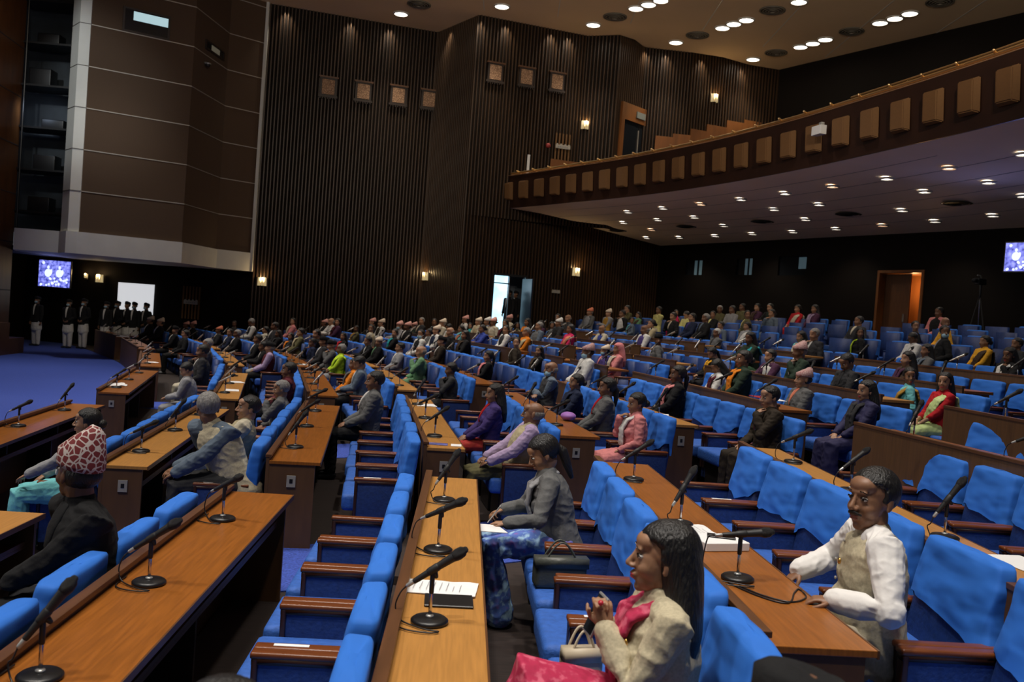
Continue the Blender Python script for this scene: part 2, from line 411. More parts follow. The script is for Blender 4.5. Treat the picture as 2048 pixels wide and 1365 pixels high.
bm = bmesh.new(); box(bm, 0, (V(UJ)-V(UI)).length, -.06, .0, 9.75, CEIL_Z+.3); _, _, _, a_ = wall_frame(UI, UJ)
tag(obj('wall_rear_header', new_mesh('wall_rear_header', bm, M['wallback']), None, (*UI, 0), a_), kind='structure')
# rear wall under the balcony: dark board with an opening for the lobby door and two small windows
rdo = (on_wall(1757, 540, BA, BB), on_wall(1850, 540, BA, BB))
rw = [(on_wall(x0, y0, BA, BB), on_wall(x1, y1, BA, BB)) for x0, y0, x1, y1 in ((1372,522,1403,550),(1474,518,1503,550),(1558,513,1611,551))]
holes = [(rdo[0][0], rdo[1][0], 2.1, rdo[1][1])] + [(p[0], q[0], q[1], p[1]) for p, q in rw]
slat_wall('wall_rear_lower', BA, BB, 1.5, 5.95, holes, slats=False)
A, d, L, a = wall_frame(BA, BB)
def wall_obj(name, bm, mats, A, a, parent=None, kind=None, label=None, cat=None, group=None, smooth=False):
    o = obj(name, new_mesh(name, bm, mats, smooth), parent, None if parent else (A[0], A[1], 0), None if parent else a)
    return tag(o, label, cat, group, kind)
# the lobby door on the rear wall: orange lit side lining, brown leaf
x0, x1, zt = rdo[0][0], rdo[1][0], rdo[1][1]
bm = bmesh.new(); box(bm, x0, x0+.08, -.03, 1.2, 2.1, zt); box(bm, x1-.08, x1, -.03, 1.2, 2.1, zt); box(bm, x0+.08, x1-.08, -.03, 1.2, zt-.08, zt-.001); box(bm, x0-.1, x1+.1, 1.2, 1.3, 2.1, zt)
f_ = wall_obj('door_3', bm, M['wallwood'], A, a, kind='structure')
bm = bmesh.new(); box(bm, x0+.08, x0+(x1-x0)*.60, .25, .30, 2.1, zt-.09, 0, .005); lf = wall_obj('door_leaf', bm, M['rail'], A, a, f_)
bm = bmesh.new(); box(bm, x0+(x1-x0)*.50, x0+(x1-x0)*.54, .20, .249, 3.0, 3.25, 0, .005); wall_obj('door_handle', bm, M['chrome'], A, a, lf)
pp = A + d*(x0+(x1-x0)*.45) + V((-d.y, d.x))*.65; point('lobby_light', (pp.x, pp.y, zt-.5), 38, (1,.55,.22), .08)
for i, (p, q) in enumerate(rw):
    bm = bmesh.new(); box(bm, p[0], q[0], .06, .08, q[1], p[1])
    g = wall_obj('window_%d' % (i+3), bm, M['glass'], A, a, kind='structure')
    bm = bmesh.new(); wdt = q[0]-p[0]
    if i == 2: box(bm, q[0]-wdt*.3, q[0]-wdt*.04, .04, .055, q[1]+.22, p[1]-.05)
    else: box(bm, p[0]+wdt*.5, p[0]+wdt*.65, .04, .055, q[1], p[1]); box(bm, p[0]+wdt*.78, q[0], .04, .055, q[1], p[1])
    wall_obj('window_pane', bm, mat('window_glow', (.2,.3,.35), .4, emit=(.25,.5,.65), estr=.06), A, a, g)  # glowing strips stand in for reflections on the dark glass

# tower of the booth over the side entrance
TP = [(-12.17, 28.3), (-11.9, 28.4), (-9.26, 29.9), (-8.87, 32.5), (-7.80, 33.38)]
TOP = 16.0; ZB = 4.0
def prism(bm, pts, z0, z1, mi=0):
    lo = [bm.verts.new((*p, z0)) for p in pts]; hi = [bm.verts.new((*p, z1)) for p in pts]; n = len(pts)
    fs = [bm.faces.new(hi), bm.faces.new(lo[::-1])] + [bm.faces.new((lo[i], lo[(i+1)%n], hi[(i+1)%n], hi[i])) for i in range(n)]
    for f in fs: f.material_index = mi
bm = bmesh.new()
zb_l = on_wall(156, 464, TP[1], TP[2])[1]
prism(bm, [TP[1], TP[2], TP[3], TP[4], (-7.9, 34.2), (-11.9, 34.2)], zb_l, TOP)
struct('wall_tower', bm, M['towerfab'])
bm = bmesh.new()   # the pale band round the foot of the tower
off = .06
BPT = [(-14.5, 29.9), (-14.0, 28.75), (-12.65, 28.75), (-12.2, 28.2), (-11.9, 28.28), (-9.2, 29.8), (-8.8, 32.44), (-7.8, 33.30), (-7.8, 34.2), (-14.5, 34.2)]
prism(bm, BPT, 3.28, zb_l)
struct('trim_1', bm, M['greyband'])
bm = bmesh.new()   # two-faced pale pillar
prism(bm, [(-12.63, 28.8), (-12.18, 28.25), (-11.9, 28.36), (-11.9, 29.4), (-12.63, 29.4)], zb_l, TOP)
struct('wall_pillar', bm, M['greyband'])
for i in range(8):
    z = zb_l + 1.27*(i+1) - .02
    if z > TOP: break
    bm = bmesh.new(); prism(bm, [(-12.64,28.79),(-12.18,28.236),(-11.9,28.346),(-11.9,28.5),(-12.63,29.3)], z-.008, z+.008); struct('trim_%d' % (90+i), bm, M['groove'])
for i in range(8):
    z = zb_l + 1.27*(i+1) - .02
    if z > TOP: break
    bm = bmesh.new()
    for P, Q in ((TP[1], TP[2]), (TP[2], TP[3]), (TP[3], TP[4])):
        P, Q = V(P), V(Q); dd = (Q-P).normalized(); nn = V((dd.y, -dd.x))
        if nn.x*1+nn.y*(-1) < 0 and nn.y > 0: nn = -nn
        prism(bm, [P+nn*.015, Q+nn*.015, Q-nn*.02, P-nn*.02], z-.013, z+.013)
    struct('trim_%d' % (i+2), bm, M['strip'])
bm = bmesh.new(); prism(bm, [(-7.84,33.28),(-7.74,33.28),(-7.74,33.42),(-7.84,33.42)], 3.28, CEIL_Z); struct('trim_11', bm, M['greyband'])
# windows of the booth in the tower
def wall_window(idx, px, A, B, lit, lm=None):
    p, q = on_wall(px[0], px[1], A, B), on_wall(px[2], px[3], A, B)
    A2, d2, L2, a2 = wall_frame(A, B)
    zt, zb = p[1], q[1]
    bm = bmesh.new(); x0, x1 = p[0], q[0]
    box(bm, x0, x1, -.05, -.005, zt-.06, zt); box(bm, x0, x1, -.05, -.005, zb, zb+.06)
    box(bm, x0, x0+.06, -.05, -.005, zb+.06, zt-.06); box(bm, x1-.06, x1, -.05, -.005, zb+.06, zt-.06)
    fr = wall_obj('window_%d' % idx, bm, M['darkwood'], A2, a2, kind='structure')
    bm = bmesh.new(); box(bm, x0+.06, x1-.06, -.03, -.005, zb+.06, zt-.06); wall_obj('glass_pane', bm, M['glass'], A2, a2, fr)
    bm = bmesh.new(); l = lit
    box(bm, x0+(x1-x0)*l[0], x0+(x1-x0)*l[1], -.034, -.0305, zb+(zt-zb)*l[2], zb+(zt-zb)*l[3]); wall_obj('lit_pane', bm, lm or M['winlit'], A2, a2, fr)
    return fr
wall_window(1, (247,12,338,82), TP[1], TP[2], (.22,.97,.52,.88))
w2 = wall_window(2, (411,78,446,122), TP[2], TP[3], (.30,.75,.10,.85), M['windim'])
# security camera dome under window_2
p = on_wall(409, 126, TP[2], TP[3]); A2, d2, L2, a2 = wall_frame(TP[2], TP[3]); q = A2+d2*p[0]
bm = bmesh.new(); lathe(bm, [(.02,.02),(.10,.0),(.11,-.04)], 16, 0); ell(bm, (0,0,-.05), (.09,.09,.09), mi=1)
box(bm, -.03, .03, 0, .2, -.0, .03)
tag(obj('security_camera', new_mesh('security_camera', bm, [M['silver'], M['black']], True), None, (q.x+.12, q.y-.02, p[1]), a2), 'small silver dome security camera on the brown tower wall', 'camera')
# control booth recess left of the pillar
bm = bmesh.new()
box(bm, -15.6, -12.4, 31.2, 31.3, zb_l, TOP); struct('wall_booth', bm, M['bluegear'])
t = thing('equipment_rack', 'dark equipment shelves in the recess left of the pale pillar', 'rack', (-13.6, 30.4, zb_l))
for i in range(7):
    bm = bmesh.new(); box(bm, -1.3, 1.1, -.5, .6, .6+1.35*i, .66+1.35*i); obj('shelf', new_mesh('shelf', bm, M['black']), t)
for x in (-1.3, -.9, .9):
    bm = bmesh.new(); tube(bm, [(x,-.5,0),(x,-.5,11)], [.03,.03], 8); obj('post', new_mesh('post', bm, M['black']), t)
random.seed(3)
for i in range(7):
    bm = bmesh.new(); x = random.uniform(-.6,.2); rbox_(bm, x-.35, x+.35, -.2, .3, .67+1.35*i, .95+.35*random.random()+1.35*i)
    obj('fan_unit', new_mesh('fan_unit', bm, M['black'], True), t)
spot('booth_light', (-14.2, 29.6, 8.0), (-14.6, 31.2, 6.5), 25, (.6,.75,1), 150, .9, .3)
# timber wall beside the rostrum
WL0, WL1 = (-13.75, 20.5), (-14.62, 30.0)
A2, d2, L2, a2 = wall_frame(WL0, WL1)
bm = bmesh.new(); box(bm, 0, L2, 0, .4, 0, TOP, 0)
tag(obj('wall_rostrum', new_mesh('wall_rostrum', bm, M['wallwood']), None, (*WL0, 0), a2), kind='structure')
for i in range(9):
    bm = bmesh.new(); z = 2.0+i*1.55; box(bm, 0, L2, -.012, .0, z-.012, z+.012)
    tag(obj('trim_%d' % (20+i), new_mesh('trim', bm, M['groove']), None, (*WL0, 0), a2), kind='structure')
bm = bmesh.new(); box(bm, 3.0, L2, -.5, -.02, 0, .5, 0); box(bm, 2.0, L2-1.2, -.5, -.02, .5, 1.0, 0); box(bm, 1.0, L2-2.4, -.5, -.02, 1.0, 1.5, 0)
tag(obj('stair_block', new_mesh('stair_block', bm, M['rail']), None, (*WL0, 0), a2), 'dark wooden steps against the timber wall beside the stage', 'stairs')
# recess under the tower
RA, RB = (-17.5, 36.9), (-7.82, 33.75)
A3, d3, L3, a3 = wall_frame(RA, RB)
slat_wall('wall_recess', RA, RB, 0, 3.4, slats=False)
bm = bmesh.new(); box(bm, -17.6, -17.4, 28, 37, 0, 3.4); struct('wall_recess_side', bm, M['wallback'])
bm = bmesh.new()
prism(bm, [(-17.5,30.2),(-14.5,29.9),(-14.5,34.2),(-7.8,34.2),(-9.3,34.9),(-17.5,37.2)], 3.3, 3.45); struct('ceiling_recess', bm, M['wallback'])
# ------------------------------------------------------------------ hall ceiling
CE = [(-30, 30), (-10.06,33.69), (-9.83,36.35), (-7.72,33.7), (-1.67,35.04), (-.14,32.58), (3.92,33.82), (5.07,33.36), (5.7,33.75), (6.25,34.57), (7.2,34.75), (8.12,34.65), (9.4,34.9),
      (10.69,35.57), (12.02,35.87), (14.74,31.37), (16.86,27.6), (22,18.5), (22,-6), (-30,-6)]
bm = bmesh.new(); prism(bm, CE, CEIL_Z, CEIL_Z+.35)
struct('ceiling', bm, M['ceilm'])
for i in range(9):   # board joints running along the hall
    o_ = -6 + i*2.6
    bm = bmesh.new(); P0 = V((o_+4, -4)); P1 = V((o_ + 4 + 6*.0 + 2.0 , 32.2+ .22*o_ if o_ > 3 else 32.0)); dd = (P1-P0).normalized(); nn = V((dd.y,-dd.x))*.014
    prism(bm, [P0-nn, P0+nn, P1+nn, P1-nn], CEIL_Z-.008, CEIL_Z+.001); struct('trim_%d' % (40+i), bm, M['lampring'])
def disc_mesh(name, r, ring, mglow, depth=.03):
    bm = bmesh.new(); lathe(bm, [(r*1.18, 0), (r*1.18, -depth), (r, -depth*1.2), (r, 0)], 24); return new_mesh(name, bm, ring), None
def glow_mesh(name, r, m_, z):
    bm = bmesh.new(); lathe(bm, [(r*.6, z-.02), (r, z), (r, z+.015)], 24); return new_mesh(name, bm, m_)
def rim_mesh(r):
    bm = bmesh.new(); a = []
    prof = [(r*1.0, .0), (r*1.22, .0), (r*1.22, -.03), (r*1.0, -.05)]
    seg = 28; rings = [[bm.verts.new((q*math.cos(2*PI*k/seg), q*math.sin(2*PI*k/seg), z)) for k in range(seg)] for q, z in prof]
    for i in range(4):
        A_, B_ = rings[i], rings[(i+1)%4]
        for k in range(seg): bm.faces.new((A_[k], A_[(k+1)%seg], B_[(k+1)%seg], B_[k]))
    return new_mesh('rim', bm, M['lampring'], True)
RIM_C, GLOW_C = rim_mesh(.235), glow_mesh('bulb', .235, M['glow'], -.01)
where_c = ['over the left wall group of plaques','over the wall corner','above the right wall plaques','above the balcony door','near the rear ceiling corner']
for i, (x, y) in enumerate(CEIL_LAMPS):
    if i < 5: lab, gr = ['round ceiling downlight above the four wall plaques','round ceiling downlight at the top middle above the wall','round ceiling downlight above the three plaques','round ceiling downlight above the balcony doorway','round ceiling downlight nearest the rear corner of the ceiling'][i], 'single downlights along the ceiling edge'
    elif i < 17:
        t_ = (i-5)//3; lab = ['lamp of the cut off cluster of three at the top of the ceiling','lamp of the middle cluster of three on the ceiling','lamp of the cluster of three nearest the rear ceiling edge','lamp of the rightmost cluster of three on the ceiling'][t_]
        lab = ['left ','middle ','right '][(i-5)%3] + lab; gr = 'clustered ceiling downlights'
    else: lab, gr = 'lone round ceiling downlight at the very top, right of centre', 'single downlights along the ceiling edge'
    t = thing('ceiling_light', lab, 'ceiling light', (x, y, CEIL_Z), 0, gr)
    obj('rim', RIM_C, t); obj('bulb', GLOW_C, t)
    if i < 5 or i == 17 or i % 3 == 0:
        spot('downlight', (x, y, CEIL_Z-.12), (x-.3, y-.6, 0), 520, WARM, 80, .8, .2)
VENTM = bmesh.new()
for r in (.42, .33, .24, .15): lathe(VENTM, [(r, -.03-(.42-r)*.12), (r-.05, -.045-(.42-r)*.12), (r-.05, .0)], 28)
lathe(VENTM, [(.42,-.002),(.42,.0)], 28)
VENTM = new_mesh('vent', VENTM, M['vent'], True)
for i, (px, py) in enumerate([(838,8),(1230,33),(1395,70),(1545,20),(1552,105),(1703,62),(1880,3)]):
    r = ray(px, py); t_ = (CEIL_Z-EYE.z)/r.z; p = EYE+r*t_
    lab = ['above the left plaques','at the top centre','between the first two lamp clusters','at the top right of centre','near the rear corner','between the two right lamp clusters','at the top right'][i]
    tag(obj('ceiling_vent', VENTM, None, (p.x, p.y, CEIL_Z)), 'round dark ceiling vent '+lab, 'vent', 'round vents in the hall ceiling')
# lamps hidden behind the ceiling edge that graze the slats
for px, py, A_, B_ in ((572,50,WA,WB),(700,60,WA,WB),(778,78,WA,WB),(905,60,WB,WC),(958,55,WC,UD),(1010,70,WC,UD),(1100,82,WC,UD),(1135,88,WC,UD),(1290,118,UF,UG),(1330,125,UF,UG),(1400,135,UG,UH),(1480,150,UG,UH)):
    s, z = on_wall(px, py, A_, B_); A_, d_, L_, a_ = wall_frame(A_, B_); q = A_+d_*s; n_ = V((d_.y, -d_.x))
    q1 = q+n_*.20; q2 = q + n_*.0
    spot('wall_washer', (q1.x, q1.y, CEIL_Z-.06), (q2.x, q2.y, CEIL_Z-3.0), 95, WARM, 80, 1, .02)

# ------------------------------------------------------------------ balcony
BC = V((-36.78, 6.125)); BR = 46.68
def bpt(y, off=0.0):
    R = BR+off; return V((BC.x+math.sqrt(R*R-(y-BC.y)**2), y))
def soffz(p): return min(6.29, 6.28-.1045*(.92*p[0]+.39*p[1]-14.9))
YS = [8+i*.5 for i in range(51)] + [33.35]
FH = 1.16
bm = bmesh.new(); prev = None
for y in YS:    # fascia leaning out slightly, with a lower lip
    p0, p1, q1, q0 = bpt(y, .06), bpt(y, -.03), bpt(y, .14), bpt(y, .2)
    z0 = soffz(p0)
    c = [bm.verts.new((*p0, z0)), bm.verts.new((*p1, z0+FH)), bm.verts.new((*q1, z0+FH)), bm.verts.new((*q0, z0))]
    if prev:
        for j in range(4): bm.faces.new((prev[j], c[j], c[(j+1)%4], prev[(j+1)%4]))
    prev = c
bmesh.ops.recalc_face_normals(bm, faces=bm.faces[:])
fascia = struct('wall_balcony_front', bm, M['fascia'], smooth=False)
# soffit
bm = bmesh.new(); prev = None
for i, y in enumerate(YS):
    p = bpt(y, .1); s = (y-8)/(33.35-8)
    q = V(BB)+(V(BA)-V(BB))*max(0, (y-11.5)/(33.35-11.5)) if y > 11.5 else V((17.6, 15.0)) + V((2.4,-8))*((11.5-y)/3.5)
    q = q + V((.1,0))
    n = 6; rowv = []
    for j in range(n+1):
        g = p+(q-p)*j/n; rowv.append(bm.verts.new((g.x, g.y, soffz(g))))
    if prev:
        for j in range(n): bm.faces.new((prev[j], prev[j+1], rowv[j+1], rowv[j]))
    prev = rowv
r_ = bmesh.ops.extrude_face_region(bm, geom=bm.faces[:])
for v in r_['geom']:
    if isinstance(v, bmesh.types.BMVert): v.co.z += .12
bmesh.ops.recalc_face_normals(bm, faces=bm.faces[:])
struct('ceiling_soffit', bm, M['soffit'])
# panel joints of the soffit (concentric and radial)
for ji, off in enumerate((.9, 1.75, 2.6, 3.45, 4.3, 5.15)):
    bm = bmesh.new(); prev = None
    for y in YS:
        p, q = bpt(y, off), bpt(y, off+.018)
        lim = V(BA)+(V(BB)-V(BA))*((36.07-y)/(36.07-15.0))
        if q.x > lim.x-.1: prev = None; continue
        c = [bm.verts.new((*p, soffz(p)-.003)), bm.verts.new((*q, soffz(q)-.003))]
        if prev: bm.faces.new((prev[0], prev[1], c[1], c[0]))
        prev = c
    if len(bm.verts): struct('trim_%d' % (60+ji), bm, M['groove'])
# cushions along the front
blk = bmesh.new(); w_, h_ = .26, .33
f8 = [blk.verts.new(q) for q in ((0,-w_,-h_),(0,w_,-h_),(0,w_,h_),(0,-w_,h_),(-.13,-w_*.72,-h_*.86),(-.16,w_*.55,-h_*.86),(-.16,w_*.55,h_*.86),(-.13,-w_*.72,h_*.86))]
for q in ((0,1,2,3),(4,7,6,5),(0,4,5,1),(1,5,6,2),(2,6,7,3),(3,7,4,0)): blk.faces.new([f8[i] for i in q])
bmesh.ops.recalc_face_normals(blk, faces=blk.faces[:]); bmesh.ops.bevel(blk, geom=blk.edges[:], offset=.02, segments=2, affect='EDGES')
blk = new_mesh('balcony_cushion', blk, M['block'])
y = 33.0; nb = 0; s_ang = math.asin((33.02-BC.y)/BR)
while True:
    an = s_ang - nb*.895/BR
    p = V((BC.x+BR*math.cos(an), BC.y+BR*math.sin(an)))
    if p.y < 11.5: break
    z = soffz(p)+.60
    o = obj('balcony_cushion', blk, None, (p.x-.0, p.y, z)); o.rotation_euler = (0, -.07, an)
    e = nb+1
    tag(o, 'brown padded block on the balcony front, %s from the side wall' % (ORD[nb] if nb < 15 else ['sixteenth','seventeenth','eighteenth','nineteenth','twentieth','twenty-first','twenty-second','twenty-third','twenty-fourth','twenty-fifth','twenty-sixth','twenty-seventh','twenty-eighth'][nb-15]), 'padded block', 'padded blocks along the balcony front')
    nb += 1
# brass rail, capping and the raised second rail
rail = thing('balcony_rail', 'long curved brass rail along the balcony edge', 'rail', (bpt(20).x, 20, soffz(bpt(20))+FH))
inv = Matrix.Translation(-V(rail.location))
bm = bmesh.new(); pts = [V((*bpt(y, .05), soffz(bpt(y))+FH+.10)) for y in YS]; tube(bm, pts, [.038]*len(pts), 10, V((0,0,1))); xform(bm, inv); obj('handrail', new_mesh('handrail', bm, M['brass'], True), rail)
bm = bmesh.new(); pts = [V((*bpt(y, .07), soffz(bpt(y))+FH+.012)) for y in YS]; tube(bm, pts, [(.13,.02)]*len(pts), 8, V((1,0,0))); xform(bm, inv); obj('wooden_capping', new_mesh('wooden_capping', bm, mat('glossy_capping', (.34,.19,.10), .16), True), rail)
for i in range(34):
    an = s_ang - (i+.5)*.895/BR; p = V((BC.x+(BR+.05)*math.cos(an), BC.y+(BR+.05)*math.sin(an)))
    if p.y < 9: break
    z = soffz(p)+FH
    bm = bmesh.new(); tube(bm, [(p.x+.16,p.y+.16,z+.02),(p.x+.05,p.y+.03,z+.11),(p.x-.09,p.y-.11,z+.135)], [.028,.032,.028], 8); xform(bm, inv)
    obj('rail_bracket', new_mesh('rail_bracket', bm, M['brass'], True), rail)
r2 = thing('upper_rail', 'straight brass rail behind the balcony edge at the right', 'rail', (9.6, 18, 7.75))
pts = [V((*bpt(y, .30), soffz(bpt(y))+FH+.27)) for y in (10,12,14,16,18,19.6)]
bm = bmesh.new(); tube(bm, pts, [.028]*6, 10, V((0,0,1))); xform(bm, Matrix.Translation(-V((9.6,18,7.75)))); obj('handrail', new_mesh('handrail', bm, M['brass'], True), r2)
for q in pts[::2]:
    bm = bmesh.new(); tube(bm, [q-V((0,0,.95)), q], [.02,.02], 8); xform(bm, Matrix.Translation(-V((9.6,18,7.75)))); obj('rail_post', new_mesh('rail_post', bm, M['brass'], True), r2)
# balcony deck and its steps
bm = bmesh.new(); prev = None
def deck(off0, off1, z):
    bm = bmesh.new(); prev = None
    for y in YS[:-1]:
        p, q = bpt(y, off0), bpt(y, off1)
        lim = V(UI)+(V(UJ)-V(UI))*((35.9-y)/(35.9-21.7)); q.x = min(q.x, lim.x+.0) if y > 21.7 else q.x
        if q.x <= p.x+.05: prev = None; continue
        c = [bm.verts.new((*p, z-.06)), bm.verts.new((*p, z)), bm.verts.new((*q, z)), bm.verts.new((*q, z-.06))]
        if prev:
            for j in range(4): bm.faces.new((prev[j], c[j], c[(j+1)%4], prev[(j+1)%4]))
        prev = c
    bmesh.ops.recalc_face_normals(bm, faces=bm.faces[:]); struct('floor_balcony', bm, M['floordark'])
for i in range(7): deck(.25+i*1.0, 1.28+i*1.0, 6.50+.0+i*.42)
# stepped timber dado on the side wall above the balcony
for i, (px0, px1, py) in enumerate(((1100,1240,318),(1310,1345,272),(1345,1380,268),(1380,1412,258),(1412,1452,249),(1452,1487,241),(1487,1525,240))):
    A_, B_ = (WC, UD) if i == 0 else (UF, UG) if px1 < 1400 else (UG, UH)
    a0 = on_wall(px0, py, A_, B_); a1 = on_wall(px1, py, A_, B_)
    bm = bmesh.new(); box(bm, a0[0], a1[0], -.09, -.055, a0[1]-2.0, a0[1])
    A4, d4, L4, a4 = wall_frame(A_, B_); wall_obj('trim_%d' % (70+i), bm, M['wallwood'], A4, a4, kind='structure')
# balcony doorway
A4, d4, L4, a4 = wall_frame(UE, UF)
x0, zt = on_wall(1240, 203, UE, UF); x1, _ = on_wall(1311, 210, UE, UF); zb = 7.1
bm = bmesh.new(); zi = zt-.62
box(bm, x0, x0+.18, -.16, -.04, zb, zt); box(bm, x1-.18, x1, -.16, -.04, zb, zt); box(bm, x0+.18, x1-.18, -.16, -.04, zi, zt)
dd_ = wall_obj('door_1', bm, M['wallwood'], A4, a4, kind='structure')
bm = bmesh.new(); box(bm, x0+.18, (x0+x1)/2-.01, -.10, -.06, zb, zi); box(bm, (x0+x1)/2+.01, x1-.18, -.10, -.06, zb, zi); wall_obj('door_leaf', bm, M['glass'], A4, a4, dd_)
bm = bmesh.new(); box(bm, (x0+x1)/2-.012, (x0+x1)/2+.012, -.13, -.101, zb+.3, zi-.25); wall_obj('door_handle', bm, M['strip'], A4, a4, dd_)
bm = bmesh.new(); xm = (x0+x1)/2; box(bm, xm-.28, xm+.28, -.20, -.161, zi+.18, zi+.42, 0, .008); wall_obj('sign_box', bm, mat('sign_grey', (.16,.18,.17), .5), A4, a4, dd_)
# pale slatted panel with a small sign, and fire bell, on the balcony wall
def wall_panel(px, A_, B_, n, label, name='slatted_panel'):
    a0 = on_wall(px[0], px[1], A_, B_); a1 = on_wall(px[2], px[3], A_, B_); A5, d5, L5, a5 = wall_frame(A_, B_)
    root = thing(name, label, 'panel', (*A5, 0), a5)
    wd = (a1[0]-a0[0])/n
    for i in range(n):
        bm = bmesh.new(); box(bm, a0[0]+wd*(i+.2), a0[0]+wd*(i+.65), -.09, -.052, a1[1], a0[1]); obj('slat', new_mesh('slat', bm, M['block']), root)
    bm = bmesh.new(); xm, zm = (a0[0]+a1[0])/2, (a0[1]+a1[1])/2
    box(bm, xm-.3, xm+.3, -.12, -.091, zm-.06, zm+.08, 0, .01)
    for i in range(4): box(bm, xm-.27+i*.16, xm-.20+i*.16, -.12, -.091, zm+.075, zm+.12)
    sg = obj('sign_plate', new_mesh('sign_plate', bm, M['plate']), root)
    bm = bmesh.new(); 
    for i in range(5): box(bm, xm-.2+i*.085, xm-.15+i*.085, -.125, -.1205, zm-.02, zm+.03)
    obj('lettering', new_mesh('lettering', bm, M['ink']), sg)
    return root
wall_panel((1109,266,1138,325), WC, UD, 5, 'pale slatted panel with small sign on balcony side wall')
A5, d5, L5, a5 = wall_frame(WC, UD); s, z = on_wall(1094, 292, WC, UD)
bm = bmesh.new(); lathe(bm, [(.09,0),(.09,.05),(.04,.07)], 20); q = A5+d5*s+V((d5.y,-d5.x))*.08
o = obj('fire_bell', new_mesh('fire_bell', bm, mat('bell_red', (.25,.02,.02), .5), True), None, (q.x, q.y, z)); o.rotation_euler = (PI/2, 0, a5); tag(o, 'small round red fire bell on the balcony side wall', 'bell')
s, z = on_wall(1052, 312, WC, UD); q = A5+d5*s+V((d5.y,-d5.x))*.3
bm = bmesh.new(); box(bm, -.045, .045, -.02, .02, -1.0, .0)
tag(obj('white_post', new_mesh('white_post', bm, M['white']), None, (q.x, q.y, z), a5), 'thin white upright post at the end of the balcony', 'post')
# lower wall sign
s, z = on_wall(1110, 584, WC, WD)
A6, d6, L6, a6 = wall_frame(WC, WD); q = A6+d6*s
root = thing('wall_sign', 'small pale sign on slatted wall right of bright doorway', 'sign', (*A6, 0), a6)
bm = bmesh.new(); box(bm, s-.17, s+.17, -.09, -.052, z-.05, z+.05, 0, .006)
for i in range(5): box(bm, s-.15+i*.068, s-.12+i*.068, -.09, -.06, z+.045, z+.085)
obj('plate', new_mesh('plate', bm, M['plate']), root)
bm = bmesh.new()
for i in range(5): box(bm, s-.12+i*.05, s-.095+i*.05, -.095, -.0905, z-.02, z+.02)
obj('lettering', new_mesh('lettering', bm, M['ink']), root)
# daylight doorway: frame, leaf, and the garden outside
x0, x1, zb, zt = door
bm = bmesh.new(); box(bm, x0-.08, x0, -.08, .12, zb-1.3, zt+.08); box(bm, x1, x1+.08, -.08, .12, zb-1.3, zt+.08); box(bm, x0, x1, -.08, .12, zt, zt+.08); xm = x0+(x1-x0)*.52
box(bm, xm-.02, xm+.02, .0, .08, zb-1.3, zt)
box(bm, x0, xm-.02, .02, .06, zt-.30, zt-.26)
dr = wall_obj('door_2', bm, M['black'], A6, a6, kind='structure')
bm = bmesh.new(); box(bm, x1-.10, x1-.05, -.85, -.02, zb-1.3, zt-.06); wall_obj('door_leaf', bm, mat('door_blue', (.010,.022,.05), .3), A6, a6, dr)
bm = bmesh.new(); box(bm, x0-.3, xm+1.35, 2.6, 2.65, zb-1.3, zt+1.0)
def sky_mat():
    m = pattern_mat('garden_light', (.5,.8,1.0), (.15,.45,.5), 2.2, .62, 'NOISE'); nt = m.node_tree; b = nt.nodes['Principled BSDF']
    rp = [n for n in nt.nodes if n.type == 'VALTORGB'][0]; nt.links.new(rp.outputs[0], b.inputs['Emission Color']); b.inputs['Emission Strength'].default_value = 2.0
    return m
wall_obj('garden_sky', bm, sky_mat(), A6, a6, label='bright daylight backdrop of sky and garden outside the open doorway', cat='backdrop')
bm = bmesh.new(); random.seed(5)
for i in range(26):
    c = (x0+.45+random.uniform(-.35,.45), 1.7+random.uniform(-.2,.2), zb-.6+random.uniform(0,.9))
    ell(bm, c, (.09,.09,.14), Matrix.Rotation(random.uniform(0,3), 3, 'Y'), 1)
wall_obj('garden_shrub', bm, mat('leaf_green', (.02,.25,.12), .6), A6, a6, label='green leafy shrub outside the open daylight doorway', cat='shrub')
bm = bmesh.new(); box(bm, xm+.50, x1+1.3, 1.2, 1.3, zb-1.3, zt+.2); wall_obj('wall_corridor', bm, mat('corridor_wall', (.10,.12,.15), .8), A6, a6, kind='structure')
pq = A6+d6*(x0-.2)+V((-d6.y, d6.x))*1.8
spot('daylight', (pq.x, pq.y, zt-.2), (pq.x+1.2, pq.y-6, 1.0), 120, (.6,.82,1), 90, .8, .4)
# carved plaques
def plaque(px, py, A_, B_, label, size=1.0, bright=False):
    s, z = on_wall(px, py, A_, B_); A7, d7, L7, a7 = wall_frame(A_, B_)
    t = thing('carved_plaque', label, 'plaque', (*(A7+d7*s), z), a7, 'carved plaques on the slatted wall')
    bm = bmesh.new(); k = size
    box(bm, -.42*k, .42*k, -.16, -.052, -.50*k, -.40*k); box(bm, -.36*k, .36*k, -.12, -.052, -.40*k, .38*k); box(bm, -.42*k, .42*k, -.18, -.052, .36*k, .43*k, 1)
    box(bm, -.38*k, .38*k, -.15, -.052, .30*k, .36*k)
    for i in range(7): box(bm, (-.36+i*.11)*k, (-.31+i*.11)*k, -.15, -.052, -.56*k, -.50*k)
    obj('frame', new_mesh('frame', bm, [M['darkwood'], M['rail']]), t)
    bm = bmesh.new(); box(bm, -.27*k, .27*k, -.145, -.121, -.36*k, .29*k, 0, .006); obj('carved_panel', new_mesh('carved_panel', bm, M['plaque']), t)
for (px, py), l in zip(((656,174),(726,183),(796,191),(857,199)), ('leftmost','second from left','third from left','rightmost')):
    plaque(px, py, WA, WB, 'carved tan plaque, %s of the four left of the wall corner' % l, .84)
for (px, py), l in zip(((989,145),(1051,154),(1112,164)), ('left','middle','right')):
    plaque(px, py, WC, UD, 'carved tan plaque, %s one of the three above the balcony end' % l, .80)
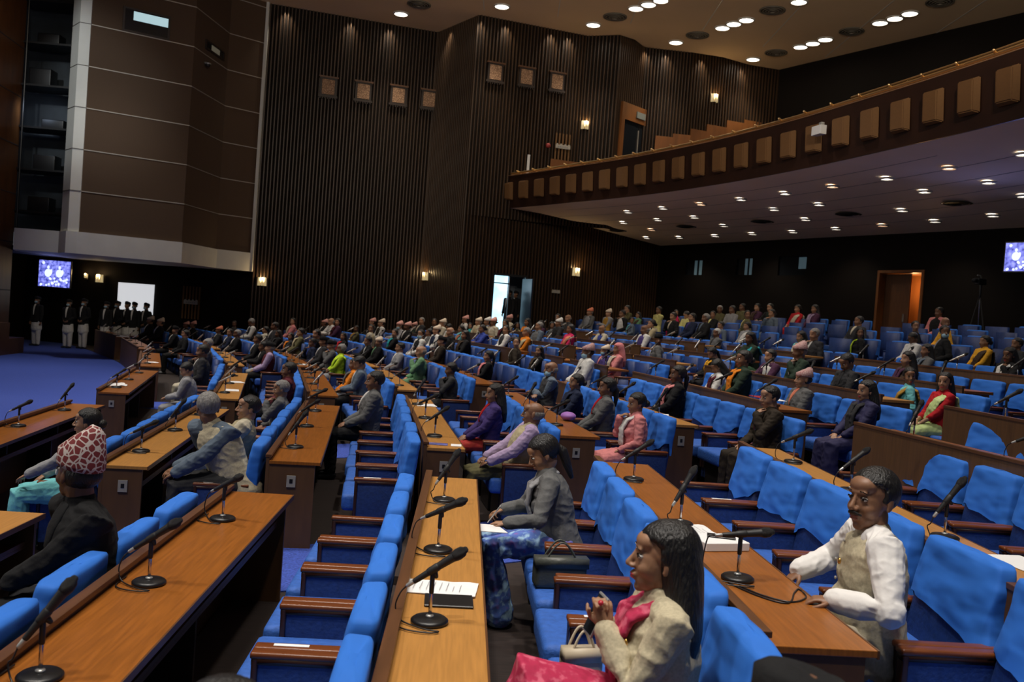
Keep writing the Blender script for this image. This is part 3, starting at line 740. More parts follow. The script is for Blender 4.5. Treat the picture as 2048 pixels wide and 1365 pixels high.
# wall sconces
def sconce(px, py, A_, B_, label, pw=14, s_=1.0):
    s, z = on_wall(px, py, A_, B_); A7, d7, L7, a7 = wall_frame(A_, B_)
    t = thing('wall_sconce', label, 'wall lamp', (*(A7+d7*s), z), a7, 'lit wall sconces')
    bm = bmesh.new(); box(bm, -.05, .05, -.12, -.052, -.16, .05); obj('bracket', new_mesh('bracket', bm, M['brass']), t)
    bm = bmesh.new()
    for i in range(5):
        an = PI+PI*i/4; bmesh.ops.create_cone(bm, segments=8, radius1=.038*s_, radius2=.03*s_, depth=.30*s_, cap_ends=True, matrix=Matrix.Translation((.125*s_*math.cos(an), -.10+.09*s_*math.sin(an), -.03)))
    obj('shade', new_mesh('shade', bm, M['sconcedim'], True), t)
    bm = bmesh.new(); ell(bm, (0,-.14,.03), (.085*s_,.05,.10*s_), sub=2); obj('bulb', new_mesh('bulb', bm, M['sconce'], True), t)
    q = A7+d7*s+V((d7.y,-d7.x))*.22
    point('sconce_light', (q.x, q.y, z+.12), pw, (1,.68,.32), .05)
sconce(524, 562, WA, WB, 'glowing wall sconce below the corner of the brown tower')
sconce(856, 552, WB, WC, 'glowing wall sconce on the slatted wall left of bright doorway')
sconce(1150, 543, WC, WD, 'glowing wall sconce on the lower wall right of bright doorway')
sconce(1168, 250, WC, UD, 'glowing wall sconce on the balcony wall left of the doorway')
sconce(1426, 196, UG, UH, 'glowing wall sconce on the balcony wall right of the doorway')
sconce(203, 556, RA, RB, 'glowing wall sconce in the dark recess beside the screen', 12, 1.0)
sconce(176, 551, RA, RB, 'small dimmer wall sconce beside the screen in the recess', 3, .5)
# bright projection screen in the recess and the slatted door beside it
p0, p1 = on_wall(239, 565, RA, RB), on_wall(308, 612, RA, RB)
bm = bmesh.new(); box(bm, p0[0], p1[0], -.06, -.03, p1[1]-.35, p0[1])
wall_obj('lit_panel', bm, mat('lit_doorway', (.8,.8,.8), .6, emit=(.72,.74,.78), estr=.75), A3, a3, label='bright white lit panel on the dark wall behind the ushers', cat='panel')
wall_panel((368,572,402,640), RA, RB, 6, 'dark slatted door panel with small sign under the tower', 'slatted_door')
spot('entrance_light', (-14.3, 31.0, 3.2), (-15.0, 33.6, 0.3), 45, WARM, 120, .8, .15)  # two unseen fill spots added under the tower to brighten the ushers
spot('entrance_light', (-12.0, 31.5, 3.2), (-12.6, 34.0, 0.3), 40, WARM, 110, .8, .15)
# screens
def tv(label, cx, cy, Y, wd, hg, face):
    p = EYE + ray(cx, cy)*(Y/ray(cx, cy).y)
    t = thing('television', label, 'television', p, face)
    bm = bmesh.new(); box(bm, -wd/2-.03, wd/2+.03, 0, .08, -hg/2-.03, hg/2+.03, 0, .01); obj('casing', new_mesh('casing', bm, M['black']), t)
    m1 = mat('tv_picture', (.1,.1,.3), .4, emit=(.10,.11,.62), estr=1.5); nt = m1.node_tree; b = nt.nodes['Principled BSDF']
    n = nt.nodes.new('ShaderNodeTexNoise'); n.inputs['Scale'].default_value = 9; n.inputs['Detail'].default_value = 3; tc = nt.nodes.new('ShaderNodeTexCoord'); nt.links.new(tc.outputs['Object'], n.inputs[0])
    r = nt.nodes.new('ShaderNodeValToRGB'); r.color_ramp.elements[0].position = .35; r.color_ramp.elements[0].color = (.02,.03,.25,1); r.color_ramp.elements[1].position = .7; r.color_ramp.elements[1].color = (.30,.33,1,1)
    nt.links.new(n.outputs[0], r.inputs[0]); nt.links.new(r.outputs[0], b.inputs['Emission Color'])
    bm = bmesh.new(); box(bm, -wd/2, wd/2, -.01, -.001, -hg/2, hg/2); scn = obj('screen', new_mesh('screen', bm, m1), t)
    m2 = mat('tv_figures', (.3,.35,.9), .4, emit=(.55,.62,1.0), estr=1.6)
    bm = bmesh.new()
    def blob(x, z, rx, rz): 
        lathe(bm, [(1,-.001),(1,.001)], 14); vs = bm.verts[-28:]
        for v in vs: v.co = V((x+v.co.x*rx, -.013+v.co.z, z+v.co.y*rz))
    bm.verts.ensure_lookup_table()
    def disc(x, z, rx, rz):
        vs = [bm.verts.new((x+rx*math.cos(2*PI*k/14), -.013, z+rz*math.sin(2*PI*k/14))) for k in range(14)]; bm.faces.new(vs)
    for x in (-.2*wd, .16*wd): disc(x, .24*hg, .040*wd, .065*hg); disc(x, .02*hg, .115*wd, .155*hg); disc(x+.10*wd, .07*hg, .035*wd, .10*hg)
    random.seed(2)
    for i in range(22): disc(random.uniform(-.45,.45)*wd, random.uniform(-.45,-.18)*hg, .035*wd, .045*hg)
    disc(-.36*wd, .40*hg, .045*wd, .06*hg)
    obj('picture_figures', new_mesh('picture_figures', bm, m2), scn)['kind'] = 'stuff'
    q = V(p) + V((math.sin(face), -math.cos(face), 0))*.5
    spot('screen_light', q, q+V((math.sin(face)*3, -math.cos(face)*3, .8)), 25, (.3,.35,1), 120, .8, .3)
    return t
tv('blue lit television in the recess behind the ushers', 109, 548, 34.6, 1.18, .98, math.radians(-4))
tv('blue lit television at the right edge under the balcony', 2047, 514, 19.5, .80, .64, math.radians(-58))
# soffit downlights and vents
RIM_S, GLOW_S, GLOW_W = rim_mesh(.135), glow_mesh('bulb', .125, M['glow2'], -.004), glow_mesh('bulb', .125, M['glowwarm'], -.004)
for i, (x, y) in enumerate(SOFFIT_LAMPS):
    z = soffz((x, y))
    t = thing('downlight', 'round downlight recessed in the pale underside of the balcony', 'ceiling light', (x, y, z), 0, 'downlights in the underside of the balcony')
    obj('rim', RIM_S, t); obj('bulb', GLOW_W if i in (0,6,11,17,26) else GLOW_S, t)
    if i % 3 == 1: spot('soffit_light', (x, y, z-.08), (x-.2, y, 0), 75, WARM, 125, .8, .1)
SV = bmesh.new()
for r in (.36, .27, .18): lathe(SV, [(r, -.02), (r-.06, -.035), (r-.06, 0)], 24)
SV = new_mesh('vent', SV, M['black'], True)
for i, (px, py) in enumerate(((1914,406),(1697,428),(1525,443),(1373,453),(1236,461))):
    d_ = ray(px, py); n2 = V((.92,.39)); a_ = d_.z+.1045*(n2.x*d_.x+n2.y*d_.y); t_ = (6.28-EYE.z+.1045*14.9)/a_; p = EYE+d_*t_
    o = obj('soffit_vent', SV, None, (p.x, p.y, soffz(p)))
    tag(o, 'round black vent in the balcony underside, %s from the right' % ORD[i], 'vent', 'vents in the balcony underside')
# loudspeaker/projector box on the balcony front
p = EYE + ray(1645, 262)*(19.7/ray(1645, 262).y)
t = thing('projector_box', 'small white box clamped on the balcony front cushion', 'box', (p.x-.08, p.y, p.z), math.radians(12))
bm = bmesh.new(); box(bm, -.08, .08, -.17, .17, -.10, .10, 0, .012); obj('housing', new_mesh('housing', bm, M['white']), t)
bm = bmesh.new(); box(bm, -.03, .05, -.12, -.02, .10, .17, 0, .008); obj('clamp', new_mesh('clamp', bm, M['silver']), t)
# ------------------------------------------------------------------ desks
CHAIR_SPOTS = []   # (row, block, index, n, world pos, yaw, dist)
NTH = ['first','second','third','fourth','fifth','sixth','seventh','eighth','ninth']
def seg_frame(a, b):
    d = (b-a).normalized(); return d, V((d.y, -d.x)), math.atan2(-d.x, d.y)
def desk(k, bi, a, b):
    d, n, yaw = seg_frame(a, b); L = (b-a).length; far = a.y > 13
    D = .35 if k % 2 else .42; top = M['tan'] if k % 2 else M['orange']
    if k >= 6: D = .40
    if k == 0 and bi == 0: top = M['rail']
    wood = 'orange brown' if (k % 2 == 0) else 'light tan'
    t = thing('bench_desk', 'long %s wooden desk, %s of desks from the stage, %s from camera' % (wood, ROWN[k], BLK[bi]), 'desk', (a.x, a.y, FZ(k)), yaw, 'long desks of the members')
    t.scale = (1, 1, (.75+DZ[k])/.75)
    drop = .12 if k == 0 else (FZ(k)-FZ(k-1))*.75/(.75+DZ[k])
    bm = bmesh.new(); box(bm, -.028, .0, 0, L, -drop+.002, .775); obj('front_panel', new_mesh('front_panel', bm, M['panel'] if k > 0 else M['panel']), t)
    bm = bmesh.new(); box(bm, -.034, .016, -.004, L+.004, .775, .80, 0, .004); obj('rail_cap', new_mesh('rail_cap', bm, M['rail']), t)
    bm = bmesh.new(); box(bm, .0, D, -.01, L+.01, .722, .75, 0, .003); tp = obj('desktop', new_mesh('desktop', bm, top), t)
    bm = bmesh.new(); box(bm, D, D+.008, -.01, L+.01, .718, .751); obj('edge_trim', new_mesh('edge_trim', bm, M['rail']), tp)
    if not far or k < 6:
        for y in (0.0, L-.03):
            bm = bmesh.new(); box(bm, .001, D-.04, y, y+.03, .0, .72); e = obj('end_panel', new_mesh('end_panel', bm, M['panel']), t)
            if y == 0.0 and not (k == 2 and bi == 0):
                bm = bmesh.new(); box(bm, D*.36, D*.36+.075, -.010, -.001, .53, .63, 0, .003); s = obj('socket_plate', new_mesh('socket_plate', bm, M['plate']), e)
                bm = bmesh.new(); box(bm, D*.36+.024, D*.36+.051, -.0125, -.0105, .565, .60); bm_ = new_mesh('socket_hole', bm, M['black']); h = obj('socket_hole', bm_, e)
        bm = bmesh.new(); box(bm, .001, D-.09, .031, L-.031, .53, .55); box(bm, D-.10, D-.09, .031, L-.031, .551, .575); obj('shelf', new_mesh('shelf', bm, M['rail']), t)
        for q in (1, 2):
            bm = bmesh.new(); box(bm, .001, D-.10, L*q/3-.012, L*q/3+.012, .551, .72); obj('divider', new_mesh('divider', bm, M['darkwood']), t)
            bm = bmesh.new(); box(bm, .001, D-.16, L*q/3-.015, L*q/3+.015, 0, .529); obj('support', new_mesh('support', bm, M['darkwood']), t)
    return t, d, n, yaw, L, D
# ---- table microphone
def make_mic(tilt, swing, lod=0, pale=False):
    t = thing('table_microphone', 'x', 'microphone')
    sg = 28 if lod == 0 else 12
    bm = bmesh.new(); lathe(bm, [(.070,0),(.076,.004),(.076,.013),(.066,.021),(.03,.024)], sg); lathe(bm, [(.017,.0245),(.016,.031),(.009,.034)], 16, 1)
    obj('base', new_mesh('base', bm, [M['black'], M['silver']], True), t)
    bm = bmesh.new(); tube(bm, [(0,0,.034),(0,0,.13)], [.0075,.0075], 10, mi=0); tube(bm, [(0,0,.125),(0,0,.185),(0,0,.20)], [.0105,.0105,.008], 10, mi=1)
    obj('pole', new_mesh('pole', bm, [M['chrome'], M['black']], True), t)
    # microphone body: tail low towards -x, head high towards +x
    R = Matrix.Rotation(swing, 4, 'Z') @ Matrix.Translation((0,0,.215)) @ Matrix.Rotation(-tilt, 4, 'Y')
    bm = bmesh.new()
    tube(bm, [(-.085,0,0),(-.02,0,0),(.09,0,0),(.105,0,0)], [.0115,.0135,.0185,.022], 16); tube(bm, [(-.015,0,0),(.02,0,0)], [.0165,.0175], 12)
    tube(bm, [(-.004,0,-.03),(-.0,0,-.014)], [.009,.012], 8)
    bd = obj('microphone', new_mesh('microphone', bm, M['rubber'] if not pale else M['silver'], True), t, mtx=R)
    bm = bmesh.new(); tube(bm, [(-.118,0,0),(-.09,0,0)], [.0085,.0095], 12, mi=0); obj('connector', new_mesh('connector', bm, M['silver'], True), bd)
    bm = bmesh.new(); tube(bm, [(.108,0,0),(.118,0,0),(.140,0,0),(.15,0,0)], [.023,.0245,.022,.014], 16); obj('grille', new_mesh('grille', bm, M['grille'], True), bd)
    bm = bmesh.new(); p0 = R @ V((-.125,0,0)); p1 = R @ V((-.16,0,-.01)); c = []
    P = [p0, p1, V((p1.x-.015, p1.y, .06)), V((p1.x+.01, p1.y-.02, .012)), V((-.02,-.095,.007)), V((.04,-.115,.007)), V((.0,-.135,.007)), V((-.09,-.11,.007)), V((-.13,-.05,.007)), V((-.13,.08,.007))]
    for i in range(len(P)-1):
        for s in range(5):
            tt = s/5; a_ = P[max(0,i-1)]; b_ = P[i]; c_ = P[i+1]; e_ = P[min(len(P)-1,i+2)]
            c.append(.5*((2*b_)+(-a_+c_)*tt+(2*a_-5*b_+4*c_-e_)*tt*tt+(-a_+3*b_-3*c_+e_)*tt**3))
    c.append(P[-1])
    for q in c: q.z = max(q.z, .006)
    tube(bm, c, [.0033]*len(c), 6); obj('cable', new_mesh('cable', bm, M['black'], True), t)
    return t
mics = [make_mic(.62, .0), make_mic(.50, -.35), make_mic(.95, .5), make_mic(.10, .05)]
fmics = [make_mic(.62, .1, 1), make_mic(.5, -.3, 1, True), make_mic(.8, .2, 1, True)]
used_m = set()
def place_mic(src, x, y, z, yaw, label):
    if src.name in used_m: o = clone(src)
    else: o = src; used_m.add(src.name)
    o.location = (x, y, z); o.rotation_euler = (0, 0, yaw); o['label'] = label; o['group'] = 'table microphones on the desks'
# mic x offset inside the desk, distances from the near end per special desk (photo), else regular
MIC_SPECIAL = {(2,0): (.83, 2.12, 3.20), (3,0): (.86, 2.12, 3.21), (4,0): (.79, 2.20, 3.29), (5,0): (.82, 2.05, 3.38)}
rm = random.Random(11)
for (k, bi, a, b, n) in SEGS:
    t, d, nn, yaw, L, D = desk(k, bi, a, b)
    ds = MIC_SPECIAL.get((k, bi))
    ds = [L-q for q in ds] if ds else [L*(q+.5)/max(2, round(L/1.35)) for q in range(max(2, round(L/1.35)))]
    for i, q in enumerate(sorted(ds)):
        p = a + d*q + nn*(D*(.62 if (k,bi)==(5,0) else .36))
        x_, y_, z_ = project((p.x, p.y, FZ(k)+.75))
        if not (-150 < x_ < 2150 and 0 < y_ < 1500 and z_ > .5): continue
        near = p.y < 13
        src = (mics[(k+i) % 3] if (k, bi) != (4, 0) else [mics[3], mics[2], mics[0]][i % 3]) if near else fmics[(k+i) % 3]
        place_mic(src, p.x, p.y, FZ(k)+DZ[k]+.751, yaw + rm.uniform(-.5,.3)*(0 if (k,bi) in ((3,0),(4,0)) else 1), '%s microphone from near end, %s of desks from the stage, %s from camera' % (NTH[i], ROWN[k], BLK[bi]))
    ya, yb = 0.0, L
    if (k, bi) in CH_OVR: ya, yb, n = CH_OVR[(k, bi)]; ya -= a.y; yb -= a.y
    if bi == 0 and k in NEAR and k+1 in NEAR: ofs = (NEAR[k+1][0][0]+NEAR[k+1][1][0])/2 - (a.x+b.x)/2 - .415
    else: ofs = R_(k+1)-R_(k)-.415
    for i in range(n):
        p = a + d*(ya+(yb-ya)*(i+.5)/n) + nn*(ofs+rm.uniform(-.012,.012))
        CHAIR_SPOTS.append([k, bi, i, n, p, yaw+rm.uniform(-.02,.02), (yb-ya)/n])
for o in mics+fmics:
    if o.name not in used_m:
        for ch in list(o.children_recursive): bpy.data.objects.remove(ch)
        bpy.data.objects.remove(o)
# ------------------------------------------------------------------ chairs
def rbox(bm, x0, x1, y0, y1, z0, z1, bev, mi=0, seg=3):
    n0 = len(bm.verts); box(bm, x0, x1, y0, y1, z0, z1, mi); bm.verts.ensure_lookup_table()
    vs = bm.verts[n0:]; es = list({e for v in vs for e in v.link_edges})
    r = bmesh.ops.bevel(bm, geom=es, offset=bev, segments=seg, affect='EDGES', profile=.6)
    for f in r['faces']: f.material_index = mi
REC = .17   # recline of the back
def recl(v):
    z = v.z-.42
    return V((v.x + max(0, z)*REC, v.y, v.z))
def back_mesh(bm, wd, top, mi):
    n0 = len(bm.verts); rbox(bm, .165, .265, -wd/2, wd/2, .40, top, .035, mi); bm.verts.ensure_lookup_table()
    for v in bm.verts[n0:]:
        v.co = recl(v.co); v.co.y *= 1-.09*max(0, (v.co.z-.5)/.45)
        if v.co.x > .2+max(0,v.co.z-.42)*REC: v.co.x -= .02*max(0, (v.co.z-.6)/.35)
        v.co.x -= .012*math.cos(v.co.y/wd*PI)*(1 if v.co.x < .3 else 0)
def cover_mesh(bm, wd, top, seed, mi):
    top = top-.006
    """loose cloth bag pulled over the top of the backrest, hem uneven"""
    rs = random.Random(seed); N = 60; rows = 14
    hx0, hx1, hy = .150, .282, wd/2+.016
    a1, a2, a3 = rs.uniform(-.05,.05), rs.uniform(.0,.05), rs.uniform(0,6)
    def per(k):   # rounded rectangle
        t = k/N*2*PI; c, s = math.cos(t), math.sin(t); e = .32
        return V(((hx0+hx1)/2 + (hx1-hx0)/2*math.copysign(abs(c)**e, c), hy*math.copysign(abs(s)**e, s)))
    rings = []
    for j in range(rows+1):
        f = j/rows; ring = []
        for k in range(N):
            q = per(k); front = q.x < (hx0+hx1)/2
            hem = top - (.30 + (a1*q.y/hy + a2*math.cos(q.y/hy*2.4+a3) + .012*math.sin(9*q.y/hy+seed) if front else .05))
            z = top+.012 + (hem-top-.012)*f
            w = noise.noise(V((q.x*5, q.y*6+seed*2.3, z*7)))*.020 + (1-abs(noise.noise(V((q.y*9+seed*1.3, z*4+q.y*13*(1 if seed % 2 else -1), seed))))*3)*.012
            w *= min(1, f*3); fl = .010*f if front else .004*f
            cc = V(((hx0+hx1)/2, 0)); dv = (q-cc).normalized()
            shrink = 1.0 if j else .985
            tp = 1-.09*max(0, (z-.5)/.45); bx = -.018*max(0, (z-.6)/.35) if not front else 0
            ring.append(bm.verts.new(recl(V((cc.x+(q.x-cc.x)*shrink+dv.x*(w+fl)*1.0+bx, (q.y*shrink)*tp+dv.y*(w+fl)*.6, z)))))
        rings.append(ring)
    for r_a, r_b in zip(rings[:-1], rings[1:]):
        for k in range(N): f = bm.faces.new((r_a[k], r_a[(k+1)%N], r_b[(k+1)%N], r_b[k])); f.material_index = mi
    # domed top
    cc = V((0,0,0))
    for v in rings[0]: cc += v.co
    cc /= N; prev = rings[0]
    for s, dz in ((.9,.014),(.6,.02),(.25,.022)):
        ring = [bm.verts.new(V((cc.x+(v.co.x-cc.x)*s, cc.y+(v.co.y-cc.y)*(1-(1-s)*.25 if s > .5 else s), v.co.z+dz+noise.noise(v.co*9+V((seed,0,0)))*.008))) for v in rings[0]]
        for k in range(N): f = bm.faces.new((prev[k], ring[k], ring[(k+1)%N], prev[(k+1)%N])); f.material_index = mi
        prev = ring
    f = bm.faces.new(list(reversed(prev))); f.material_index = mi
def arm_panel(bm, y, mi):
    rbox(bm, -.175, .24, y-.024, y+.024, .10, .600, .012, mi, 2)
def arm_cap(bm, y, mi):
    # wooden cap with rounded front that turns down the front edge
    rbox(bm, -.205, .25, y-.033, y+.033, .602, .630, .010, mi, 2)
def arm_post(bm, y, mi):
    rbox(bm, -.198, -.172, y-.031, y+.031, .22, .604, .008, mi, 2); rbox(bm, -.198, .24, y-.029, y+.029, .578, .604, .006, mi, 1)
def seat_mesh(bm, wd, mi):
    rbox(bm, -.30, .20, -wd/2, wd/2, .33, .475, .045, mi, 4)
    bm.verts.ensure_lookup_table()
def make_chair(p, seed, parts=True, high=0.0, covered=True, armchair=False):
    wd = p - .105 if not armchair else .56; hy = p/2-.035 if not armchair else .335; top = .940+high
    cm = {'s': M['seatblue'], 'n': M['navy'], 'c': M['cover'], 'w': M['armwood']}
    if armchair: cm['w'] = M['navy']
    if not parts:
        bm = bmesh.new(); seat_mesh(bm, wd, 0); back_mesh(bm, wd, top, 1)
        if covered: cover_mesh(bm, wd, top, seed, 2)
        for s in (-1, 1): arm_panel(bm, s*hy, 1); arm_cap(bm, s*hy, 3); arm_post(bm, s*hy, 4)
        rbox(bm, -.2, .2, -wd/2+.05, wd/2-.05, 0.0, .33, .01, 1, 1)
        me = new_mesh('theatre_chair', bm, [cm['s'], cm['n'], cm['c'], cm['w'], M['armdark'] if not armchair else M['navy']], True)
        return me
    t = thing('theatre_chair', 'x', 'chair')
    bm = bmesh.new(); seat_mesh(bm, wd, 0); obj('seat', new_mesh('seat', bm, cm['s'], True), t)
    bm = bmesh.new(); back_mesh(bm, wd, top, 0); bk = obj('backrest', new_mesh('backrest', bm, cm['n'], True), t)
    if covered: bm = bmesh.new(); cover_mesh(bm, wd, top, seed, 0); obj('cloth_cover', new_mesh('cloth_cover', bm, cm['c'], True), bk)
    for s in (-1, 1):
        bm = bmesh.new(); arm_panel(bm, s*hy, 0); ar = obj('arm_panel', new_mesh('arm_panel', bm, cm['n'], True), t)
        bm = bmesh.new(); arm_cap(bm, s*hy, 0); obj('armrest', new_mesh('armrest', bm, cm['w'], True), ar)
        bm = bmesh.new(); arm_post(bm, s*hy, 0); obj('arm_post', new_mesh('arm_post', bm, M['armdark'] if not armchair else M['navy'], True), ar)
    bm = bmesh.new(); rbox(bm, -.2, .2, -wd/2+.05, wd/2-.05, 0.0, .33, .01, 0, 1); obj('pedestal', new_mesh('pedestal', bm, M['black']), t)
    return t
protos = {}; used_c = set()
def get_chair(p, seed, parts, armchair=False, covered=True, high=0):
    key = (round(p, 2), seed, parts, armchair, covered, high)
    if key not in protos: protos[key] = make_chair(round(p, 2), seed, parts, high, covered, armchair)
    pr = protos[key]
    if not parts:
        return tag(obj('theatre_chair' if not armchair else 'armchair', pr), None, 'chair')
    if key in used_c: return clone(pr)
    used_c.add(key); return pr
# rear armchairs, in loose rows without desks
AY = {10:(7.5,32.5), 11:(8.5,31.5), 12:(9.5,31), 13:(10.5,30.5)}
ARM = []
for k, (ya, yb) in AY.items():
    y = ya; i = 0; P = []
    while y < yb:
        p = on_row(k, y, .75 if k > 10 else .9)
        lim = V(BA)+(V(BB)-V(BA))*((36.07-p.y)/(36.07-15.0))
        if p.x < lim.x-.75: P.append([k, i, p, phi(k, p.y)])
        i += 1; y += .86 if i % 7 else 1.9
    P = P
    for j, q in enumerate(P): ARM.append(q + [len(P), j])
# ------------------------------------------------------------------ people
SK = [mat('skin_a', (.22,.105,.055), .5, noise_amt=.08, noise_scale=20), mat('skin_b', (.30,.155,.085), .5, noise_amt=.08, noise_scale=20), mat('skin_c', (.15,.068,.035), .5, noise_amt=.08, noise_scale=20), mat('skin_d', (.36,.19,.11), .5, noise_amt=.06, noise_scale=20)]
HAIRK = mat('hair_black', (.007,.006,.006), .45, bump=.5, bump_scale=120, stretch=(1,1,.2)); HAIRG = mat('hair_grey', (.20,.19,.18), .6, noise_amt=.35, noise_scale=60, bump=.6, bump_scale=90, stretch=(1,1,.3)); HAIRS = mat('hair_silver', (.42,.41,.39), .6, noise_amt=.2, noise_scale=60)
HAIRB = mat('hair_brown', (.03,.012,.006), .45, bump=.5, bump_scale=90)
EYEW = mat('eye_white', (.55,.52,.48), .3); EYEI = mat('iris', (.012,.007,.005), .15); LIP = mat('lips', (.22,.055,.045), .45); LIPR = mat('lips_red', (.45,.02,.04), .35)
MASK = mat('mask_blue', (.30,.48,.58), .8, bump=.3, bump_scale=60); GOLD = mat('gold', (.7,.42,.12), .3, metal=1)
CLOTH = {}
def cloth(name, col, **kw):
    if name not in CLOTH: CLOTH[name] = mat('cloth_'+name, col, kw.pop('rough', .85), noise_amt=kw.pop('na', .08), noise_scale=kw.pop('ns', 30), bump=.35, bump_scale=18, spec=.25, **kw)
    return CLOTH[name]
for n_, c_ in dict(black=(.010,.010,.011), charcoal=(.030,.030,.033), grey=(.115,.115,.115), lightgrey=(.26,.26,.27), navy=(.012,.018,.045), brown=(.055,.035,.022), darkbrown=(.028,.020,.013),
      white=(.62,.61,.58), cream=(.50,.45,.34), beige=(.40,.34,.21), maroon=(.085,.012,.020), purple=(.055,.035,.15), lilac=(.36,.27,.42), blue=(.035,.06,.30), slate=(.10,.13,.17),
      green=(.13,.27,.14), darkgreen=(.02,.035,.022), teal=(.02,.30,.33), aqua=(.16,.50,.52), orange=(.68,.20,.012), yellow=(.72,.36,.025), lemon=(.62,.58,.22), red=(.42,.012,.018), pink=(.62,.22,.22), rose=(.55,.02,.10), salmon=(.62,.20,.12), plum=(.06,.02,.05), olive=(.10,.09,.04), mustard=(.35,.19,.03)).items(): cloth(n_, c_)
CLOTH['lime'] = pattern_mat('cloth_lime', (.42,.62,.01), (.70,.80,.10), 9, .5, 'NOISE')
CLOTH['roseprint'] = pattern_mat('cloth_rose_print', (.42,.012,.065), (.20,.004,.02), 22, .5, 'NOISE', third=(.60,.10,.17))
CLOTH['floral'] = pattern_mat('cloth_floral', (.08,.16,.50), (.45,.03,.20), 16, .48, 'NOISE', third=(.35,.55,.75))
CLOTH['redgold'] = pattern_mat('cloth_red_gold', (.42,.02,.015), (.55,.22,.04), 18, .45, 'NOISE')
CLOTH['limegreen'] = pattern_mat('cloth_pale_green', (.50,.62,.25), (.72,.74,.42), 12, .5, 'NOISE')
CLOTH['navyprint'] = pattern_mat('cloth_navy_print', (.014,.012,.06), (.16,.15,.35), 38, .30, 'NOISE')
CLOTH['linen'] = mat('cloth_linen', (.46,.40,.27), .9, noise_amt=.14, noise_scale=90, bump=.4, bump_scale=14)
CLOTH['shirtwhite'] = mat('cloth_shirt_white', (.72,.70,.68), .8, bump=.55, bump_scale=9)
CAPS = {'capK': CLOTH['black'], 'topP': pattern_mat('cap_pink', (.60,.33,.28), (.42,.12,.11), 60, .05), 'topC': pattern_mat('cap_cream', (.62,.52,.40), (.48,.36,.27), 60, .05), 'topO': pattern_mat('cap_orange', (.62,.20,.10), (.48,.08,.04), 60, .05),
        'topW': CLOTH['white'], 'topG': pattern_mat('cap_greyred', (.45,.30,.28), (.28,.08,.09), 46, .06), 'topR': pattern_mat('cap_red_leaf', (.17,.020,.022), (.55,.48,.44), 34, .085)}
CAPN = {'capK':'black cap','topP':'pink patterned cap','topC':'cream cap','topO':'orange cap','topW':'white cap','topG':'grey and red cap','topR':'red patterned cap'}
HN = {'short':'black hair','grey':'grey hair','silver':'silver hair','bald':'bald head','bun':'hair in a bun','long':'long dark hair','pony':'ponytail','hood':'pink hood','brownbun':'brown hair'}

def ik(S, T, l1, l2, pole):
    S, T = V(S), V(T); d = T-S; L = d.length
    if L > (l1+l2)*.995: T = S + d*((l1+l2)*.995/L); d = T-S; L = d.length
    a = (l1*l1-l2*l2+L*L)/(2*L); h = math.sqrt(max(0, l1*l1-a*a)); n = d.normalized()
    p = V(pole); p = (p-n*p.dot(n)); p = p.normalized() if p.length > 1e-5 else n.orthogonal().normalized()
    return S+n*a+p*h, T
def hand(bm, W, dr, pn, side, curl=.5, sc=1.0, spread=.12, lod=0, point=False):
    """W wrist, dr direction of the hand, pn palm normal, side +1/-1 puts the thumb; five tapering fingers"""
    dr = V(dr).normalized(); pn = V(pn); pn = (pn-dr*pn.dot(dr)).normalized(); lat = dr.cross(pn).normalized()*side
    W = V(W); k = .95*sc
    seg = 12 if lod == 0 else 8
    tube(bm, [W-dr*.03*k, W, W+dr*.035*k, W+dr*.082*k], [(.026*k,.019*k),(.027*k,.018*k),(.040*k,.016*k),(.039*k,.014*k)], seg, side=lat)
    for i, (o, ln) in enumerate(((-.030,.068),(-.011,.078),(.010,.074),(.029,.058))):
        b = W + dr*(.080-.006*(i == 3))*k + lat*(-o)*k; a = 0; p = b; pts = [b-dr*.02*k, b]; rr = [.0088*k, .0092*k]
        cu = curl*(1+.12*i) if not (point and i == 0) else .1
        fd = (dr + lat*(-o/.03)*spread).normalized()
        for s, f in enumerate((.45,.32,.26)):
            a += cu*(.75 if s == 0 else 1.0)
            dd = fd*math.cos(a) + pn*math.sin(a); p = p + dd*ln*f*k; pts.append(p); rr.append((.0086,.0078,.0066)[s]*k)
        tube(bm, pts, rr, 8, side=lat)
    t0_ = W + dr*.018*k + lat*.026*k + pn*.006*k
    t1 = t0_ + (dr*.65+lat*.65+pn*.35*curl).normalized()*.040*k; t2 = t1 + (dr*.85+lat*.25+pn*.5*curl).normalized()*.030*k; t3 = t2 + (dr*.9-lat*.1+pn*.5*curl).normalized()*.022*k
    tube(bm, [t0_-dr*.01*k, t0_, t1, t2, t3], [.013*k,.0135*k,.0115*k,.0100*k,.0080*k], 8)
def head_shapes(bm, Mh, female, lod):
    s = .96 if female else 1.0
    def E(c, r, rot=None):
        vs = ell(bm, (0,0,0), [q*s for q in r], rot, 3 if lod < 2 else 2)
        for v in vs: v.co = Mh @ (v.co + V(c)*s)
    E((.018,0,.035), (.094,.074,.083)); E((-.028,0,-.012), (.063,.061,.082)); E((-.036,0,-.068), (.048,.047,.040)); E((-.066,0,-.094), (.020,.022,.018))
    E((-.052,.034,-.026), (.032,.025,.028)); E((-.052,-.034,-.026), (.032,.025,.028)); E((-.080,0,.036), (.014,.046,.012)); E((.0,0,-.06), (.05,.052,.05))
    E((-.045,0,.06), (.05,.056,.04))
    pts = [Mh @ (V(q)*s) for q in ((-.086,0,.028),(-.098,0,.004),(-.112,0,-.020))]; tube(bm, pts, [.008*s,.010*s,.013*s], 10, side=Mh.to_3x3() @ V((0,1,0)))
    for y in (-.013,.013): E((-.099,y,-.026), (.011,.009,.008))
    E((-.088,0,-.052), (.014,.025,.010)); E((-.086,0,-.064), (.013,.022,.009))
    for y in (-1,1):
        E((.012,y*.077,-.002), (.017,.008,.030), Matrix.Rotation(.2,3,'Y')); E((.004,y*.076,-.022), (.010,.007,.013))
